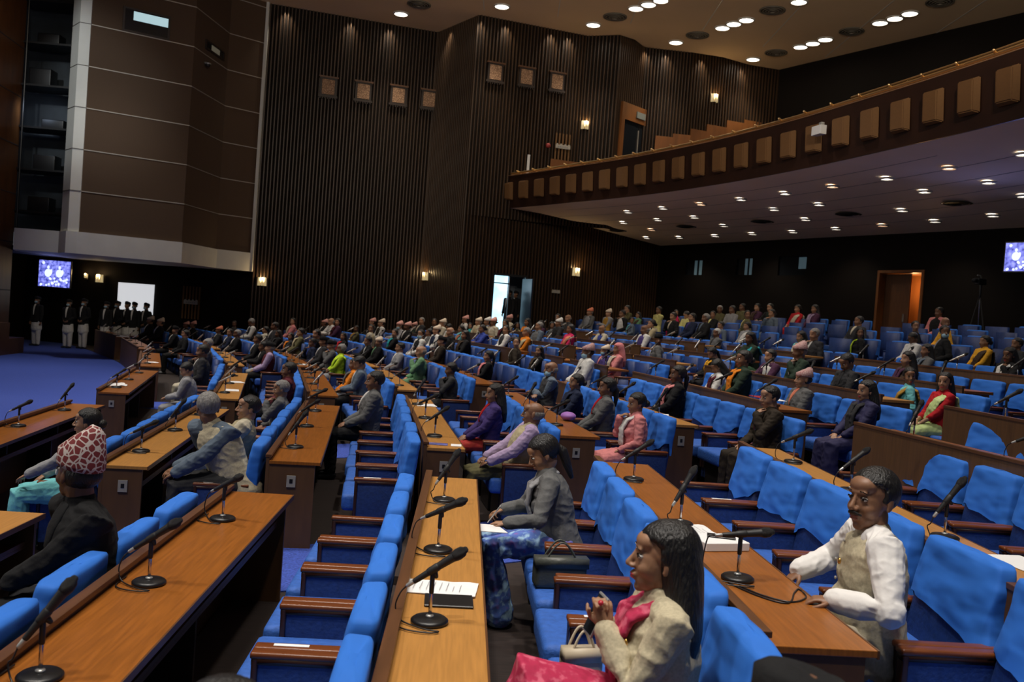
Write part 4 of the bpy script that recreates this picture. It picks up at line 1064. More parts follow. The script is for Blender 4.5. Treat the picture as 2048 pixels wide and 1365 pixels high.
def hair_mesh(kind):
    bm = bmesh.new()
    def shell(r, c, line, back):
        vs = ell(bm, c, r, None, 4)
        for v in vs:
            p = v.co; x, y, z = p.x, abs(p.y), p.z
            cut = 0
            if x < -.02 and z < line - (x+.02)*.25: cut = 1
            if x < .03 and z < -.005 and x > -.03 : cut = max(cut, .8 if z < .0 else .4)
            if z < back: cut = 1
            if cut: v.co = V(c) + (p-V(c))*(1-.26*cut)
            else: v.co += (p-V(c)).normalized()*noise.noise(p*38)*.0025
    if kind in ('short','grey','silver'): shell((.104,.086,.093), (.018,0,.040), .062, -.062)
    elif kind == 'bald':
        vs = ell(bm, (.024,0,.003), (.093,.080,.062), None, 4)
        for v in vs:
            if v.co.z > .045 or v.co.x < -.0 or v.co.z < -.055: v.co = V((.02,0,.01)) + (v.co-V((.02,0,.01)))*.78
    elif kind in ('bun','brownbun','pony','long'):
        shell((.110,.089,.101), (.018,0,.041), .066, -.075)
        if kind in ('bun','brownbun'): ell(bm, (.128,0,-.005), (.042,.050,.045), None, 3)
        if kind == 'pony': tube(bm, [(.10,0,.02),(.128,0,-.03),(.120,0,-.12),(.11,0,-.22)], [.026,.034,.032,.016], 12)
        if kind == 'long': tube(bm, [(.035,0,.06),(.062,0,-.03),(.078,0,-.12),(.095,0,-.22),(.11,0,-.31)], [(.092,.080),(.104,.078),(.122,.070),(.135,.060),(.11,.035)], 20)
    me = remesh(bm, .0055, [HAIRK], 4, .0012, 75, stretch=(1,1,.12))
    return me
def cap_mesh(kind):
    bm = bmesh.new(); seg = 32; rings = []; hz = 1.55 if kind == 'topR' else 1.0
    tall = kind != 'capK'
    prof = [(.040,1.0,0),(.050,1.03,0),(.085,.99,0),(.118,.86,.008),(.135,.62,.016),(.140,.30,.018)] if tall else [(.042,1.0,0),(.05,1.02,0),(.09,1.0,0),(.115,.93,.0),(.128,.72,.004),(.130,.3,.004)]
    for z, s, dx in prof:
        ring = []
        for k in range(seg):
            t = 2*PI*k/seg; x = .016 + .108*s*math.cos(t) + dx; y = .090*(s if z < .09 else s**(1.5 if tall else 1))*math.sin(t)
            zz = z + (.022*math.cos(t)*(1 if not tall else -1)*(-1 if z > .09 else .25) if z > .045 else .010*math.cos(t)*-1)
            ring.append(bm.verts.new((x, y, .04+(zz-.04)*hz)))
        rings.append(ring)
    for a, b in zip(rings[:-1], rings[1:]):
        for k in range(seg): bm.faces.new((a[k], a[(k+1)%seg], b[(k+1)%seg], b[k]))
    bm.faces.new(rings[-1]); inner = [bm.verts.new(V((.016,0,v.co.z+.01)) + (v.co-V((.016,0,v.co.z)))*.93) for v in rings[0]]
    for k in range(seg): bm.faces.new((rings[0][(k+1)%seg], rings[0][k], inner[k], inner[(k+1)%seg]))
    bm.faces.new(inner[::-1])
    bmesh.ops.subdivide_edges(bm, edges=[], cuts=0)
    return new_mesh('cap', bm, CAPS['topC'], True)
def mask_mesh():
    bm = bmesh.new(); vs = ell(bm, (-.052,0,-.050), (.058,.060,.052), None, 3)
    for v in vs:
        if v.co.x > -.028: v.co.x = -.028
    for y in (-1,1): tube(bm, [(-.04,y*.060,-.03),(.0,y*.078,-.01),(.015,y*.083,.02)], [.0022]*3, 6)
    return new_mesh('mask', bm, MASK, True)
def eye_mesh(female):
    bm = bmesh.new()
    for y in (-.030,.030):
        ell(bm, (-.0755,y,.012), (.0125,.0125,.0085), None, 3, 0); ell(bm, (-.0845,y-.001,.012), (.0050,.0066,.0068), None, 2, 1)
        tube(bm, [(-.079,y-.017,.012),(-.0885,y-.006,.0185),(-.0880,y+.006,.0185),(-.078,y+.017,.013)], [.0018,.0034,.0034,.0018], 6, mi=1)
        tube(bm, [(-.082,y-.020,.034),(-.0940,y-.006,.0415),(-.092,y+.008,.042),(-.079,y+.021,.036)], [.0014,.0026,.0026,.0014] if not female else [.0012,.0024,.0024,.0012], 6, mi=1)
    return new_mesh('eyes', bm, [EYEW, EYEI], True)
def lips_mesh(m_):
    bm = bmesh.new(); ell(bm, (-.0925,0,-.0535), (.0105,.0225,.0055), None, 2); ell(bm, (-.0915,0,-.0635), (.0105,.0195,.0062), None, 2); return new_mesh('lips', bm, m_, True)
def stache_mesh():
    bm = bmesh.new(); tube(bm, [(-.088,-.028,-.049),(-.104,-.012,-.040),(-.106,0,-.038),(-.104,.012,-.040),(-.088,.028,-.049)], [.004,.0065,.0065,.0065,.004], 8); return new_mesh('moustache', bm, HAIRK, True)
HM = {}
def headwear(kind):
    if kind not in HM:
        if kind in CAPS: HM[kind] = cap_mesh(kind)
        elif kind == 'mask': HM[kind] = mask_mesh()
        elif kind == 'eyesM': HM[kind] = eye_mesh(False)
        elif kind == 'eyesF': HM[kind] = eye_mesh(True)
        elif kind == 'lips': HM[kind] = lips_mesh(LIP)
        elif kind == 'lipsR': HM[kind] = lips_mesh(LIPR)
        elif kind == 'stache': HM[kind] = stache_mesh()
        else: HM[kind] = hair_mesh(kind)
    return HM[kind]
# poses: lean of the back (+ forwards), head yaw (+ towards the person's left = the camera), head pitch (+ down), wrists (x, y, z) left/right, knees
POSES = {
 'lap':   dict(lean=-.12, yaw=0, pitch=.05, L=(-.20,-.08,.66), R=(-.20,.08,.67)),
 'lapT':  dict(lean=-.10, yaw=.7, pitch=.0, L=(-.22,-.08,.66), R=(-.20,.08,.67)),
 'chin':  dict(lean=-.02, yaw=.15, pitch=.12, L=(-.14,-.12,.66), R=(-.125,.045,1.03), chin=1),
 'chinL': dict(lean=-.02, yaw=.1, pitch=.14, L=(-.125,-.07,1.02), R=(-.18,.10,.66), chin=-1),
 'desk':  dict(lean=.16, yaw=.2, pitch=.12, L=(-.40,-.12,.80), R=(-.42,.10,.80)),
 'cross': dict(lean=-.10, yaw=.25, pitch=.06, L=(-.13,.12,.83), R=(-.14,-.12,.80)),
 'back':  dict(lean=-.24, yaw=-.1, pitch=-.02, L=(-.10,-.24,.66), R=(-.16,.14,.66)),
 'down':  dict(lean=.10, yaw=.1, pitch=.55, L=(-.30,-.05,.72), R=(-.30,.06,.72)),
 'front': dict(lean=-.05, yaw=1.15, pitch=.05, L=(-.22,-.16,.68), R=(-.16,.12,.67), twist=.55),
}
BODY = {}
def build_body(P, female, outfit, lod):
    vox = (.0050, .0085, .014)[lod]; u = V((-math.sin(P['lean']), 0, math.cos(P['lean']))); tw = P.get('twist', 0)
    tl = P.get('tilt', 0); u = (Matrix.Rotation(tl, 3, 'X') @ u).normalized()
    pel = V(P.get('pelvis', (.055,0,.565))); sp = lambda d: pel+u*d
    lat = Matrix.Rotation(-tw, 3, 'Z') @ V((0,1,0)); fw = lat.cross(u).normalized()*-1
    if fw.x > 0 and abs(tw) < 1: fw = -fw
    sw = .165 if female else .185; nb = sp(.515); hc = nb + u*.050 + V((-.014,0,.062)) + V(P.get('hoff', (0,0,0)))
    Mh = Matrix.Translation(hc) @ Matrix.Rotation(P['yaw'], 4, 'Z') @ Matrix.Rotation(P.get('roll', 0), 4, 'X') @ Matrix.Rotation(-P['pitch'], 4, 'Y') @ Matrix.Scale(P.get('hs', 1.05), 4)
    Sh = {s: sp(.450)+lat*(s*sw) for s in (-1, 1)}
    arms = {}
    for s, key, ph in ((-1,'L',P.get('poleL', (.35,-.6,-.8))), (1,'R',P.get('poleR', (.35,.6,-.8)))):
        T = V(P[key]); T = T if P.get('abs') else T
        E_, T_w = ik(Sh[s], T, .275 if not female else .26, .245 if not female else .23, V(ph)); arms[s] = (Sh[s], E_, T_w)
    chin_s = P.get('chin', 0)
    # ---- skin
    bm = bmesh.new(); head_shapes(bm, Mh, female, lod)
    hb = Mh @ V((.022,0,-.055)); nr = .050 if female else .058
    tube(bm, [nb-u*.05, nb+u*.01, hb], [(nr*1.6,nr*1.2),(nr*1.08,nr*1.02),(nr*.98,nr)], 14)
    tube(bm, [sp(.02), sp(.16), sp(.34), sp(.44), sp(.50)], [(.145,.100),(.12,.088),(.14,.098),(.13,.075),(.06,.055)], 14, side=lat)
    for s in (-1, 1):
        S, E_, W = arms[s]; tube(bm, [sp(.44)+lat*s*.06, S, E_, W], [.045,.047,.037,.0255], 10)
        key = 'hL' if s < 0 else 'hR'
        hd = P.get(key, {}); dr = hd.get('dir'); pn = hd.get('pn')
        if dr is None:
            dr = (W-E_).normalized()
            if chin_s == s: dr = (Mh @ V((-.06,0,-.07)) - W).normalized(); pn = V((.9,-s*.3,.2)) if pn is None else pn
            elif P is POSES.get('desk'): dr = V((-1,-s*.5,-.05))
            else: dr = (dr + V((-.3,-s*.8,-.25))).normalized()
        if pn is None: pn = V((0,0,-1)) if chin_s != s else V((1,0,0))
        hand(bm, W, dr, pn, hd.get('thumb', -s if pn[2] < -.5 else s), hd.get('curl', .55 if chin_s == s else .35), (1.0 if not female else .92), lod=lod, point=hd.get('point', False))
    kx = P.get('knee', -.36); Kn = {s: V((kx, P.get('ky', .105)*s, .53)) for s in (-1, 1)}; An = {s: V((P.get('ax', -.36), .10*s, .09)) for s in (-1, 1)}
    if 'kneeL' in P: Kn[-1] = V(P['kneeL']); An[-1] = V(P['ankL'])
    for s in (-1, 1):
        hp = pel+V((0,.075*s,-.02)); tube(bm, [hp, Kn[s]-V((0,0,.01)), An[s]], [.055,.045,.03], 8); tube(bm, [An[s]-V((-.02,0,.03)), An[s]-V((.13,0,.055))], [.032,.025], 8)
    body = remesh(bm, vox, [SK[0]], 3 if lod < 2 else 2)
    out = dict(body=body, Mh=Mh)
    # ---- garments
    k = 1.0 if not female else .93
    def torso(g, lo=-.05, hem=0.0, hi=.492):
        pts = [sp(lo), sp(.04), sp(.16), sp(.30), sp(.40), sp(.455), sp(hi)]
        r = [(.178*k+g+hem,.128+g+hem),(.172*k+g,.124+g),(.152*k+g,.118+g),(.172*k+g,.128+g),(.172*k+g,.112+g),(.130*k+g,.088+g),(.070+g*.6,.062+g*.6)]
        tube(bm, pts, r, 18, side=lat)
        if female and outfit != 'none':
            for s in (-1,1): ell(bm, sp(.30)+fw*(.085+g*.5)+lat*s*.065, (.06,.062,.062), None, 3)
        elif P.get('belly'): ell(bm, sp(.14)+fw*.05, (.12+g,.15,.14), None, 3)
    def sleeves(g, end=.93):
        for s in (-1, 1):
            S, E_, W = arms[s]; We = E_+(W-E_)*end
            tube(bm, [sp(.455)+lat*s*.08, S, S*.55+E_*.45, E_, E_*.5+We*.5, We], [.062+g,.066*k+g,.056*k+g,.050*k+g,.044*k+g,.038*k+g], 12)
            ell(bm, E_, (.052*k+g,)*3, None, 2)
    fold = (.0055,.006,.006)[lod]; fs = (11,15,15)[lod]; sd = (hash_(P['id'])+lod) if 'id' in P else 1
    if outfit in ('suit','shirt','saree','coat'):
        bm = bmesh.new(); torso(.014 if outfit != 'shirt' else .006, -.07, .02); sleeves(.006 if outfit != 'saree' else .0, .93 if outfit != 'saree' else .55)
        if outfit in ('suit','coat'):   # collar roll
            tube(bm, [sp(.47)-fw*.05, sp(.485)+lat*.06, sp(.42)+fw*.10+lat*.045, sp(.30)+fw*.148+lat*.012], [.016,.018,.018,.012], 8); tube(bm, [sp(.47)-fw*.05, sp(.485)-lat*.06, sp(.42)+fw*.10-lat*.045, sp(.30)+fw*.148-lat*.012], [.016,.018,.018,.012], 8)
            tube(bm, [sp(.485)+lat*.06, sp(.50)-fw*.055, sp(.485)-lat*.06], [.016,.018,.016], 8)
        out['top'] = remesh(bm, vox*1.15, [CLOTH['black']], 3, fold, fs, sd, (1,1,1.6))
    if outfit == 'vest':
        bm = bmesh.new(); torso(.004, -.05); sleeves(.012, .96); out['top'] = remesh(bm, vox*1.15, [CLOTH['black']], 3, fold*.9, fs*1.25, sd, (1,1,1.7))
        bm = bmesh.new(); torso(.020, -.09, .018, .485)
        for s in (-1,1): tube(bm, [sp(.44)+lat*s*.05, sp(.468)+lat*s*sw*.80], [(.075,.03),(.062,.026)], 12, side=V((1,0,0)))
        tube(bm, [sp(.495)-fw*.05, sp(.50)+lat*.062, sp(.49)+fw*.060, sp(.50)-lat*.062, sp(.495)-fw*.05], [(.02,.008)]*5, 8, side=u)
        out['vest'] = remesh(bm, vox*1.15, [CLOTH['black']], 3, fold*.8, 13, sd+3, (1,1,1.5))
    # shirt front between the lapels
    if outfit in ('suit',):
        bm = bmesh.new(); pts = [sp(.27)+fw*.149, sp(.33)+fw*.152, sp(.40)+fw*.130, sp(.455)+fw*.100, sp(.50)+fw*.068]
        tube(bm, pts, [(.006,.010),(.022,.012),(.038,.014),(.044,.014),(.040,.012)], 12, side=lat); out['shirt'] = new_mesh('shirt_front', bm, CLOTH['white'], True)
        bm = bmesh.new(); pts = [p+fw*.013 for p in pts[:-1]]+[sp(.488)+fw*.086]; tube(bm, pts, [(.010,.003),(.018,.004),(.017,.004),(.013,.004),(.013,.008)], 10, side=lat); out['tie'] = new_mesh('necktie', bm, CLOTH['maroon'], True)
    if outfit == 'coat' or outfit == 'saree':   # scarf / shawl round the neck and over the near shoulder
        bm = bmesh.new()
        if outfit == 'saree':
            pts = [sp(-.02)+lat*.10+fw*.15, sp(.12)+lat*.03+fw*.150, sp(.26)-lat*.045+fw*.165, sp(.38)-lat*.095+fw*.135, sp(.475)-lat*.115+fw*.03, sp(.455)-lat*.125-fw*.09, sp(.30)-lat*.11-fw*.145, sp(.08)-lat*.09-fw*.145]
            tube(bm, pts, [(.085,.012),(.085,.013),(.082,.014),(.075,.016),(.066,.018),(.070,.015),(.08,.012),(.08,.010)], 14, side=lat+V((0,0,.2)))
        else:
            for s in (-1,1):
                pts = [sp(.49)-fw*.06, sp(.50)+lat*s*.07, sp(.44)+lat*s*.055+fw*.125, sp(.32)+lat*s*.040+fw*.172, sp(.14)+lat*s*.035+fw*.158]
                tube(bm, pts, [(.030,.018),(.034,.020),(.040,.016),(.040,.013),(.040,.011)], 12, side=lat)
        out['shawl'] = remesh(bm, vox*1.1, [CLOTH['pink']], 2, fold, 26, 5, (1,1,.6))
    # legs
    bm = bmesh.new()
    if female and outfit in ('saree','coat') or P.get('skirt'):
        for s in (-1, 1): tube(bm, [pel+V((0,.08*s,-.01)), (pel+Kn[s])/2+V((0,0,.01)), Kn[s], (Kn[s]+An[s])/2, An[s]+V((.02,0,.0))], [.115,.105,.095,.095,.10], 12)
        tube(bm, [pel, V((kx,0,.52)), V((P.get('ax',-.36)+.02,0,.12))], [(.13,.08),(.12,.07),(.13,.075)], 12)
        if 'kneeL' in P: tube(bm, [pel+V((0,-.03,.06)), (pel+Kn[-1])/2+V((0,.0,.02)), Kn[-1]+V((0,0,.01)), Kn[-1]+V((-.03,.02,-.22))], [(.15,.11),(.14,.11),(.12,.10),(.13,.09)], 14, side=V((0,1,0)))
    else:
        for s in (-1, 1): tube(bm, [pel+V((0,.08*s,-.01)), (pel+Kn[s])/2+V((0,0,.01)), Kn[s], (Kn[s]+An[s])/2, An[s]+V((.0,0,.02))], [.110,.096,.078,.066,.062], 12)
        tube(bm, [pel+V((0,-.06,0)), pel+V((0,.06,0))], [.11,.11], 10)
    out['lower'] = remesh(bm, vox*1.3, [CLOTH['black']], 3, fold, 14, 2)
    bm = bmesh.new()
    for s in (-1,1): tube(bm, [An[s]+V((.035,0,-.045)), An[s]-V((.06,0,.045)), An[s]-V((.15,0,.058))], [(.042,.040),(.044,.036),(.036,.024)], 10, side=V((0,1,0)))
    for v in bm.verts: v.co.z = max(v.co.z, .004)
    out['shoes'] = new_mesh('shoes', bm, M['black'], True)
    out['arms'] = arms; out['fr'] = (pel, u, lat, fw)
    return out
def hash_(s): return sum(ord(c)*(i+1) for i, c in enumerate(str(s))) % 97
def slot(o, m_):
    o.material_slots[0].link = 'OBJECT'; o.material_slots[0].material = m_; return o
def make_person(pose, female, outfit, head, cols, skin, lod, mask=False, P=None, lips=None, stache=False, key=None):
    """cols = (top, shirt/vest/shawl, lower)"""
    kk = (key or pose, female, outfit, lod)
    if kk not in BODY:
        q = dict(POSES[pose]) if P is None else dict(P); q['id'] = kk[0]
        if P is None and pose == 'desk': pass
        BODY[kk] = build_body(q, female, outfit, lod)
    B = BODY[kk]; t = thing('person', 'x', 'person'); Mh = B['Mh'] @ Matrix.Scale(.96 if female else 1, 4)
    slot(obj('body', B['body'], t), skin)
    nm = {'suit':'jacket','shirt':'shirt','saree':'blouse','coat':'jacket','vest':'shirt'}[outfit]
    slot(obj(nm, B['top'], t), CLOTH[cols[0]])
    if 'vest' in B: slot(obj('waistcoat', B['vest'], t), CLOTH[cols[1]])
    if 'shirt' in B:
        slot(obj('shirt_front', B['shirt'], t), CLOTH[cols[1]])
        if cols[1] == 'white' and lod < 2 and hash_(cols[0]+head) % 2: obj('necktie', B['tie'], t)
    if 'shawl' in B: slot(obj('shawl', B['shawl'], t), CLOTH[cols[1]])
    slot(obj('trousers' if not (female and outfit in ('saree','coat')) else 'skirt', B['lower'], t), CLOTH[cols[2]])
    obj('shoes', B['shoes'], t)
    if head in CAPS:
        h = obj('hair', headwear('bald'), t, mtx=Mh); slot(h, HAIRG if hash_(cols[0]+cols[2]) % 2 else HAIRK)
        slot(obj('cap', headwear(head), t, mtx=Mh), CAPS[head])
    elif head == 'hood':
        slot(obj('hood', headwear('long'), t, mtx=Mh @ Matrix.Scale(1.06, 4)), CLOTH['pink'])
    else:
        slot(obj('hair', headwear(head), t, mtx=Mh), {'grey':HAIRG,'silver':HAIRS,'brownbun':HAIRB}.get(head, HAIRK if head != 'bald' else HAIRG))
    if lod < 2:
        obj('eyes', headwear('eyesF' if female else 'eyesM'), t, mtx=Mh)
        if not mask: obj('lips', headwear(lips or 'lips'), t, mtx=Mh)
        if stache: obj('moustache', headwear('stache'), t, mtx=Mh)
    if mask: obj('face_mask', headwear('mask'), t, mtx=Mh)
    return t, B
# every visible member: (px, py of the head, sex, outfit, head, top, second colour, lower, pose, mask)
PP = '''300,642,m,suit,topC,black,white,black,lap
320,646,m,suit,topC,black,white,black,lap
351,662,m,suit,capK,black,white,black,lapT
373,652,m,suit,topP,charcoal,white,black,lap
387,651,m,suit,topP,black,white,black,lap
372,670,m,suit,short,black,black,black,back
439,662,m,suit,topO,charcoal,cream,black,lap
460,667,m,suit,short,navy,white,black,lapT
469,649,m,suit,short,charcoal,white,black,front
475,669,m,suit,grey,black,white,black,lap
514,635,m,vest,grey,white,charcoal,white,down
585,639,f,coat,pony,pink,cream,pink,lapT
549,652,m,suit,short,charcoal,white,black,lap
640,648,m,suit,topP,black,white,black,lap
662,642,m,shirt,bald,white,white,white,desk
658,629,f,coat,long,plum,maroon,black,lapT
532,662,f,coat,bun,cream,white,cream,lap
558,669,f,coat,long,black,charcoal,black,lap
582,677,f,coat,long,charcoal,orange,black,lapT
604,666,f,coat,bun,olive,beige,brown,lap
636,669,m,suit,short,black,white,black,lapT
626,687,m,suit,short,navy,blue,black,chin
648,685,m,suit,capK,charcoal,white,black,lap
664,692,m,suit,capK,grey,white,grey,chinL
683,700,f,saree,grey,lime,lime,lightgrey,lap
687,675,f,coat,long,black,red,black,lapT
516,680,m,suit,short,black,white,black,lap
526,694,m,suit,short,black,white,white,desk
541,697,m,vest,capK,lilac,maroon,black,lap
705,735,f,coat,pony,orange,grey,lightgrey,lap
713,659,f,coat,pony,olive,mustard,brown,lapT
738,659,m,vest,short,cream,beige,cream,front
744,642,m,suit,topP,charcoal,white,black,lap
767,637,m,vest,topC,white,darkbrown,black,lap
826,634,m,suit,grey,charcoal,cream,black,lapT
849,633,m,vest,topC,white,navy,white,lap
799,652,m,suit,topP,lightgrey,white,black,desk,k
814,651,m,suit,topP,black,white,black,lap
829,653,m,suit,topP,darkgreen,white,black,lap
789,668,f,coat,bun,black,teal,teal,lapT
843,670,m,vest,short,white,black,black,lapT,k
858,667,m,suit,short,grey,white,black,lap
884,645,m,vest,topC,cream,beige,cream,lap
900,656,m,vest,short,white,beige,white,down
908,629,m,suit,bald,black,charcoal,black,chin
881,637,m,suit,short,charcoal,white,black,front
930,659,f,saree,bun,aqua,salmon,aqua,lap
941,659,f,saree,long,teal,lemon,teal,front
736,684,m,suit,short,black,white,black,desk
758,686,m,suit,topC,black,green,black,lapT
801,697,m,suit,short,lightgrey,white,black,lap
842,705,m,shirt,bald,green,white,green,chinL
884,684,m,suit,capK,darkbrown,white,black,lap
720,728,m,suit,short,slate,white,black,down
750,766,m,suit,short,grey,white,black,lap
954,624,m,suit,topP,cream,white,black,chin
948,632,m,shirt,topP,white,white,white,lap
973,632,m,vest,topW,slate,charcoal,black,lap
956,645,m,vest,topC,cream,beige,white,lap
967,659,f,saree,bun,blue,blue,blue,desk
929,672,f,coat,long,black,brown,black,lap
1013,627,m,vest,topP,cream,beige,cream,lap
1022,622,m,vest,short,white,charcoal,white,lapT
1008,649,f,coat,long,black,maroon,black,lapT
1035,657,f,saree,long,olive,beige,olive,front
1045,646,f,coat,long,black,orange,black,lap
1054,661,f,saree,grey,orange,beige,orange,lap
1032,687,m,suit,short,darkbrown,white,black,front
1089,619,m,vest,grey,slate,grey,black,lap
1101,625,m,vest,topW,charcoal,black,white,lap
1109,636,f,coat,bun,charcoal,white,black,lapT
1124,627,m,shirt,bald,charcoal,grey,black,cross
1112,652,f,coat,long,grey,slate,grey,front
1082,649,f,coat,long,plum,brown,black,chinL
1140,658,f,saree,long,rose,salmon,rose,lap
1178,623,m,vest,topO,grey,lightgrey,grey,lap
978,715,f,coat,pony,black,pink,black,lap
1093,704,f,coat,long,black,brown,black,lapT
1178,704,m,suit,topG,white,white,white,lap,k
1213,660,m,vest,bald,cream,blue,cream,desk
1226,618,m,vest,topC,lightgrey,mustard,grey,cross
1248,612,m,vest,short,black,white,black,chin
1280,615,m,suit,short,olive,mustard,black,chinL
1288,600,m,suit,short,black,charcoal,black,chin
1317,609,m,shirt,short,lemon,cream,cream,cross
1263,645,f,coat,bun,slate,aqua,black,front
1276,637,f,saree,long,green,brown,green,lap
1302,647,f,coat,bun,beige,cream,beige,lap
1289,660,m,vest,bald,white,purple,white,lap
1351,628,f,saree,bun,rose,mustard,rose,front
1371,632,m,shirt,short,lemon,cream,lemon,down
1370,601,m,suit,short,black,cream,black,chin
1386,610,m,suit,short,navy,purple,black,lap
1409,598,m,suit,grey,black,slate,black,lap
1427,631,m,suit,short,black,lemon,black,lapT
1323,681,m,suit,capK,grey,white,grey,front
1433,668,m,suit,silver,grey,charcoal,grey,cross
1441,653,m,vest,short,slate,blue,slate,chin
1216,701,f,coat,hood,pink,cream,pink,lap
1216,717,m,suit,topC,purple,pink,black,lap,k
1425,708,f,coat,pony,black,yellow,black,down
1460,600,m,shirt,short,lightgrey,white,grey,lap
1445,615,m,shirt,grey,olive,mustard,olive,lapT
1501,601,m,shirt,short,olive,white,olive,lap
1513,613,f,coat,bun,plum,brown,plum,lap
1538,606,m,suit,short,black,darkgreen,black,desk
1494,631,m,suit,short,olive,lemon,olive,front
1543,628,m,shirt,short,slate,plum,slate,chin
1595,606,f,saree,bun,red,cream,red,lap
1627,607,f,coat,long,plum,lilac,plum,lap
1500,654,f,saree,bun,lightgrey,white,lightgrey,lap
1523,677,f,saree,long,darkgreen,teal,green,desk
1602,675,f,coat,long,aqua,cream,teal,chinL
1628,664,m,suit,grey,charcoal,white,black,chin
1617,701,m,suit,topG,darkgreen,white,charcoal,chinL
1564,714,m,vest,short,plum,white,plum,desk
1485,708,f,coat,bun,darkgreen,orange,black,lap
1697,645,m,suit,short,charcoal,cream,black,back
1605,762,m,suit,topG,grey,salmon,charcoal,lap
1720,668,f,coat,long,black,lime,black,front
1832,654,m,shirt,short,black,brown,black,front
1877,622,m,vest,short,pink,black,black,lap
1904,647,m,shirt,bald,yellow,yellow,brown,front
1883,667,m,suit,short,black,lightgrey,black,front,k
1826,683,m,suit,short,white,white,white,down
1814,721,f,coat,long,brown,plum,brown,lap
1861,703,f,coat,long,grey,slate,grey,lap
1970,686,f,saree,bun,yellow,brown,mustard,lap
2024,694,m,suit,short,charcoal,grey,black,lap
2019,713,f,coat,long,black,white,black,chinL
1705,726,m,suit,short,charcoal,charcoal,charcoal,down
1820,756,f,saree,bun,aqua,mustard,teal,front
1885,768,f,saree,long,red,limegreen,limegreen,lapT
1715,786,f,coat,long,navyprint,charcoal,navyprint,lap
1447,735,f,coat,long,white,maroon,black,down
1355,751,f,coat,pony,black,pink,black,lap
1540,797,m,suit,short,darkbrown,white,darkbrown,chinL
1082,742,m,vest,bald,slate,charcoal,lightgrey,cross,k
1155,768,f,coat,bun,navy,navy,black,lap
1215,778,f,suit,pony,grey,red,black,lap
1275,812,f,coat,bun,pink,white,pink,chin
980,792,f,suit,long,purple,red,redgold,lap
903,757,f,coat,bun,charcoal,black,black,chinL
375,742,m,suit,short,lightgrey,white,lightgrey,down
405,705,m,suit,short,charcoal,white,cream,chin
415,690,m,suit,grey,grey,cream,grey,lap
578,742,m,suit,short,maroon,maroon,black,lap
588,780,m,suit,grey,grey,grey,plum,chinL
'''
OCC = {}
def seat_cands():
    L_ = []
    for s in CHAIR_SPOTS:
        k, bi, i, n, p, yaw, pitch = s; L_.append(((k, bi, i), p, FZ(k), yaw, '%s seat, %s, %s from camera' % (NTH[i], ROWN[k], BLK[bi])))
    for s in ARM:
        k, i, p, ph, n, j = s; L_.append(((k, 9, i), p, FZ(k)+.06, ph, 'armchair %d' % j))
    return L_
SEATS = seat_cands()
def head_world(seat, B, scale=1.0, dx=0.0):
    key, p, fz, yaw, _ = seat; q = B['Mh'].translation*scale; c, s = math.cos(yaw), math.sin(yaw)
    lx, ly = q.x+dx, q.y
    return (p.x+lx*c-ly*s, p.y+lx*s+ly*c, fz+q.z)
rows_ = []
for ln in PP.strip().split('\n'):
    f_ = ln.split(','); rows_.append(f_)
refH = V((.10,0,1.20))
rows_.sort(key=lambda f_: -float(f_[1]))
rp = random.Random(21)
HERO_SEATS = {(3,0,2),(4,0,1),(3,0,6),(2,0,0),(3,0,0)}
OCC.update({k: 1 for k in HERO_SEATS})
SITE = {10:'armchair row behind the desks', 11:'second armchair row', 12:'third armchair row', 13:'last armchair row'}
npeople = 0; skipped = []
for f_ in rows_:
    px, py = float(f_[0]), float(f_[1]); female = f_[2] == 'f'; outfit, head, c0, c1, c2, pose = f_[3:9]; mask = len(f_) > 9
    best = None
    for st in SEATS:
        if st[0] in OCC: continue
        c, s = math.cos(st[3]), math.sin(st[3]); x_, y_, z_ = project((st[1].x+.07*c, st[1].y+.07*s, st[2]+1.19))
        if z_ < 5: continue
        d2 = (x_-px)**2 + ((y_-py)*1.5)**2
        if best is None or d2 < best[0]: best = (d2, st, x_, y_, z_)
    d2, st, x_, y_, z_ = best
    if d2 > 80**2: skipped.append((px, py)); continue
    OCC[st[0]] = 1
    lod = 1 if z_ < 13.5 else 2
    t, B = make_person(pose, female, outfit, head, (c0, c1, c2), SK[rp.randrange(4)], lod, mask, stache=(not female and lod == 1 and rp.random() < .4), lips='lipsR' if female and lod == 1 else None)
    x2, y2, z2 = project(head_world(st, B)); s_ = max(.90, min(1.07, 1 + (y2-py)*z2/F_PX/1.2)); dx = max(-.16, min(.05, (px-x2)*z2/F_PX))
    p = st[1]; yaw = st[3]
    t.location = (p.x+dx*math.cos(yaw), p.y+dx*math.sin(yaw), st[2]+.002); t.scale = (s_, s_, s_)
    t.rotation_euler = (0, 0, yaw + rp.uniform(-.08, .08))
    garment = {'suit':'suit','shirt':'shirt','saree':'saree','coat':'jacket','vest':'waistcoat'}[outfit]
    gcol = c1 if outfit in ('vest','saree') else c0
    gcol = {'lightgrey':'light grey','darkbrown':'dark brown','darkgreen':'dark green','limegreen':'pale green','navyprint':'printed navy'}.get(gcol, gcol)
    hn = CAPN.get(head) or HN[head]
    if st[0][1] == 9: lab = 'person in %s %s, %s, in an %s, %s along' % (gcol, garment, hn, SITE[st[0][0]], (NTH+['tenth']*30)[min(9, [a for a in ARM if a[0] == st[0][0] and a[1] == st[0][2]][0][5])])
    else: lab = 'person in %s %s, %s, %s' % (gcol, garment, hn, st[4])
    w_ = lab.replace(',', ' ,').split()
    words_ = [q for q in lab.split()]
    if len(words_) > 16: lab = lab.replace(' from camera', '').replace('patterned ', '').replace(' along', '')
    if len(lab.split()) > 16: lab = lab.replace('grey and red', 'greyish').replace('in an ', 'in ')
    t['label'] = lab; t['group'] = 'seated members in the hall'; npeople += 1
print('people', npeople, 'skipped', skipped)
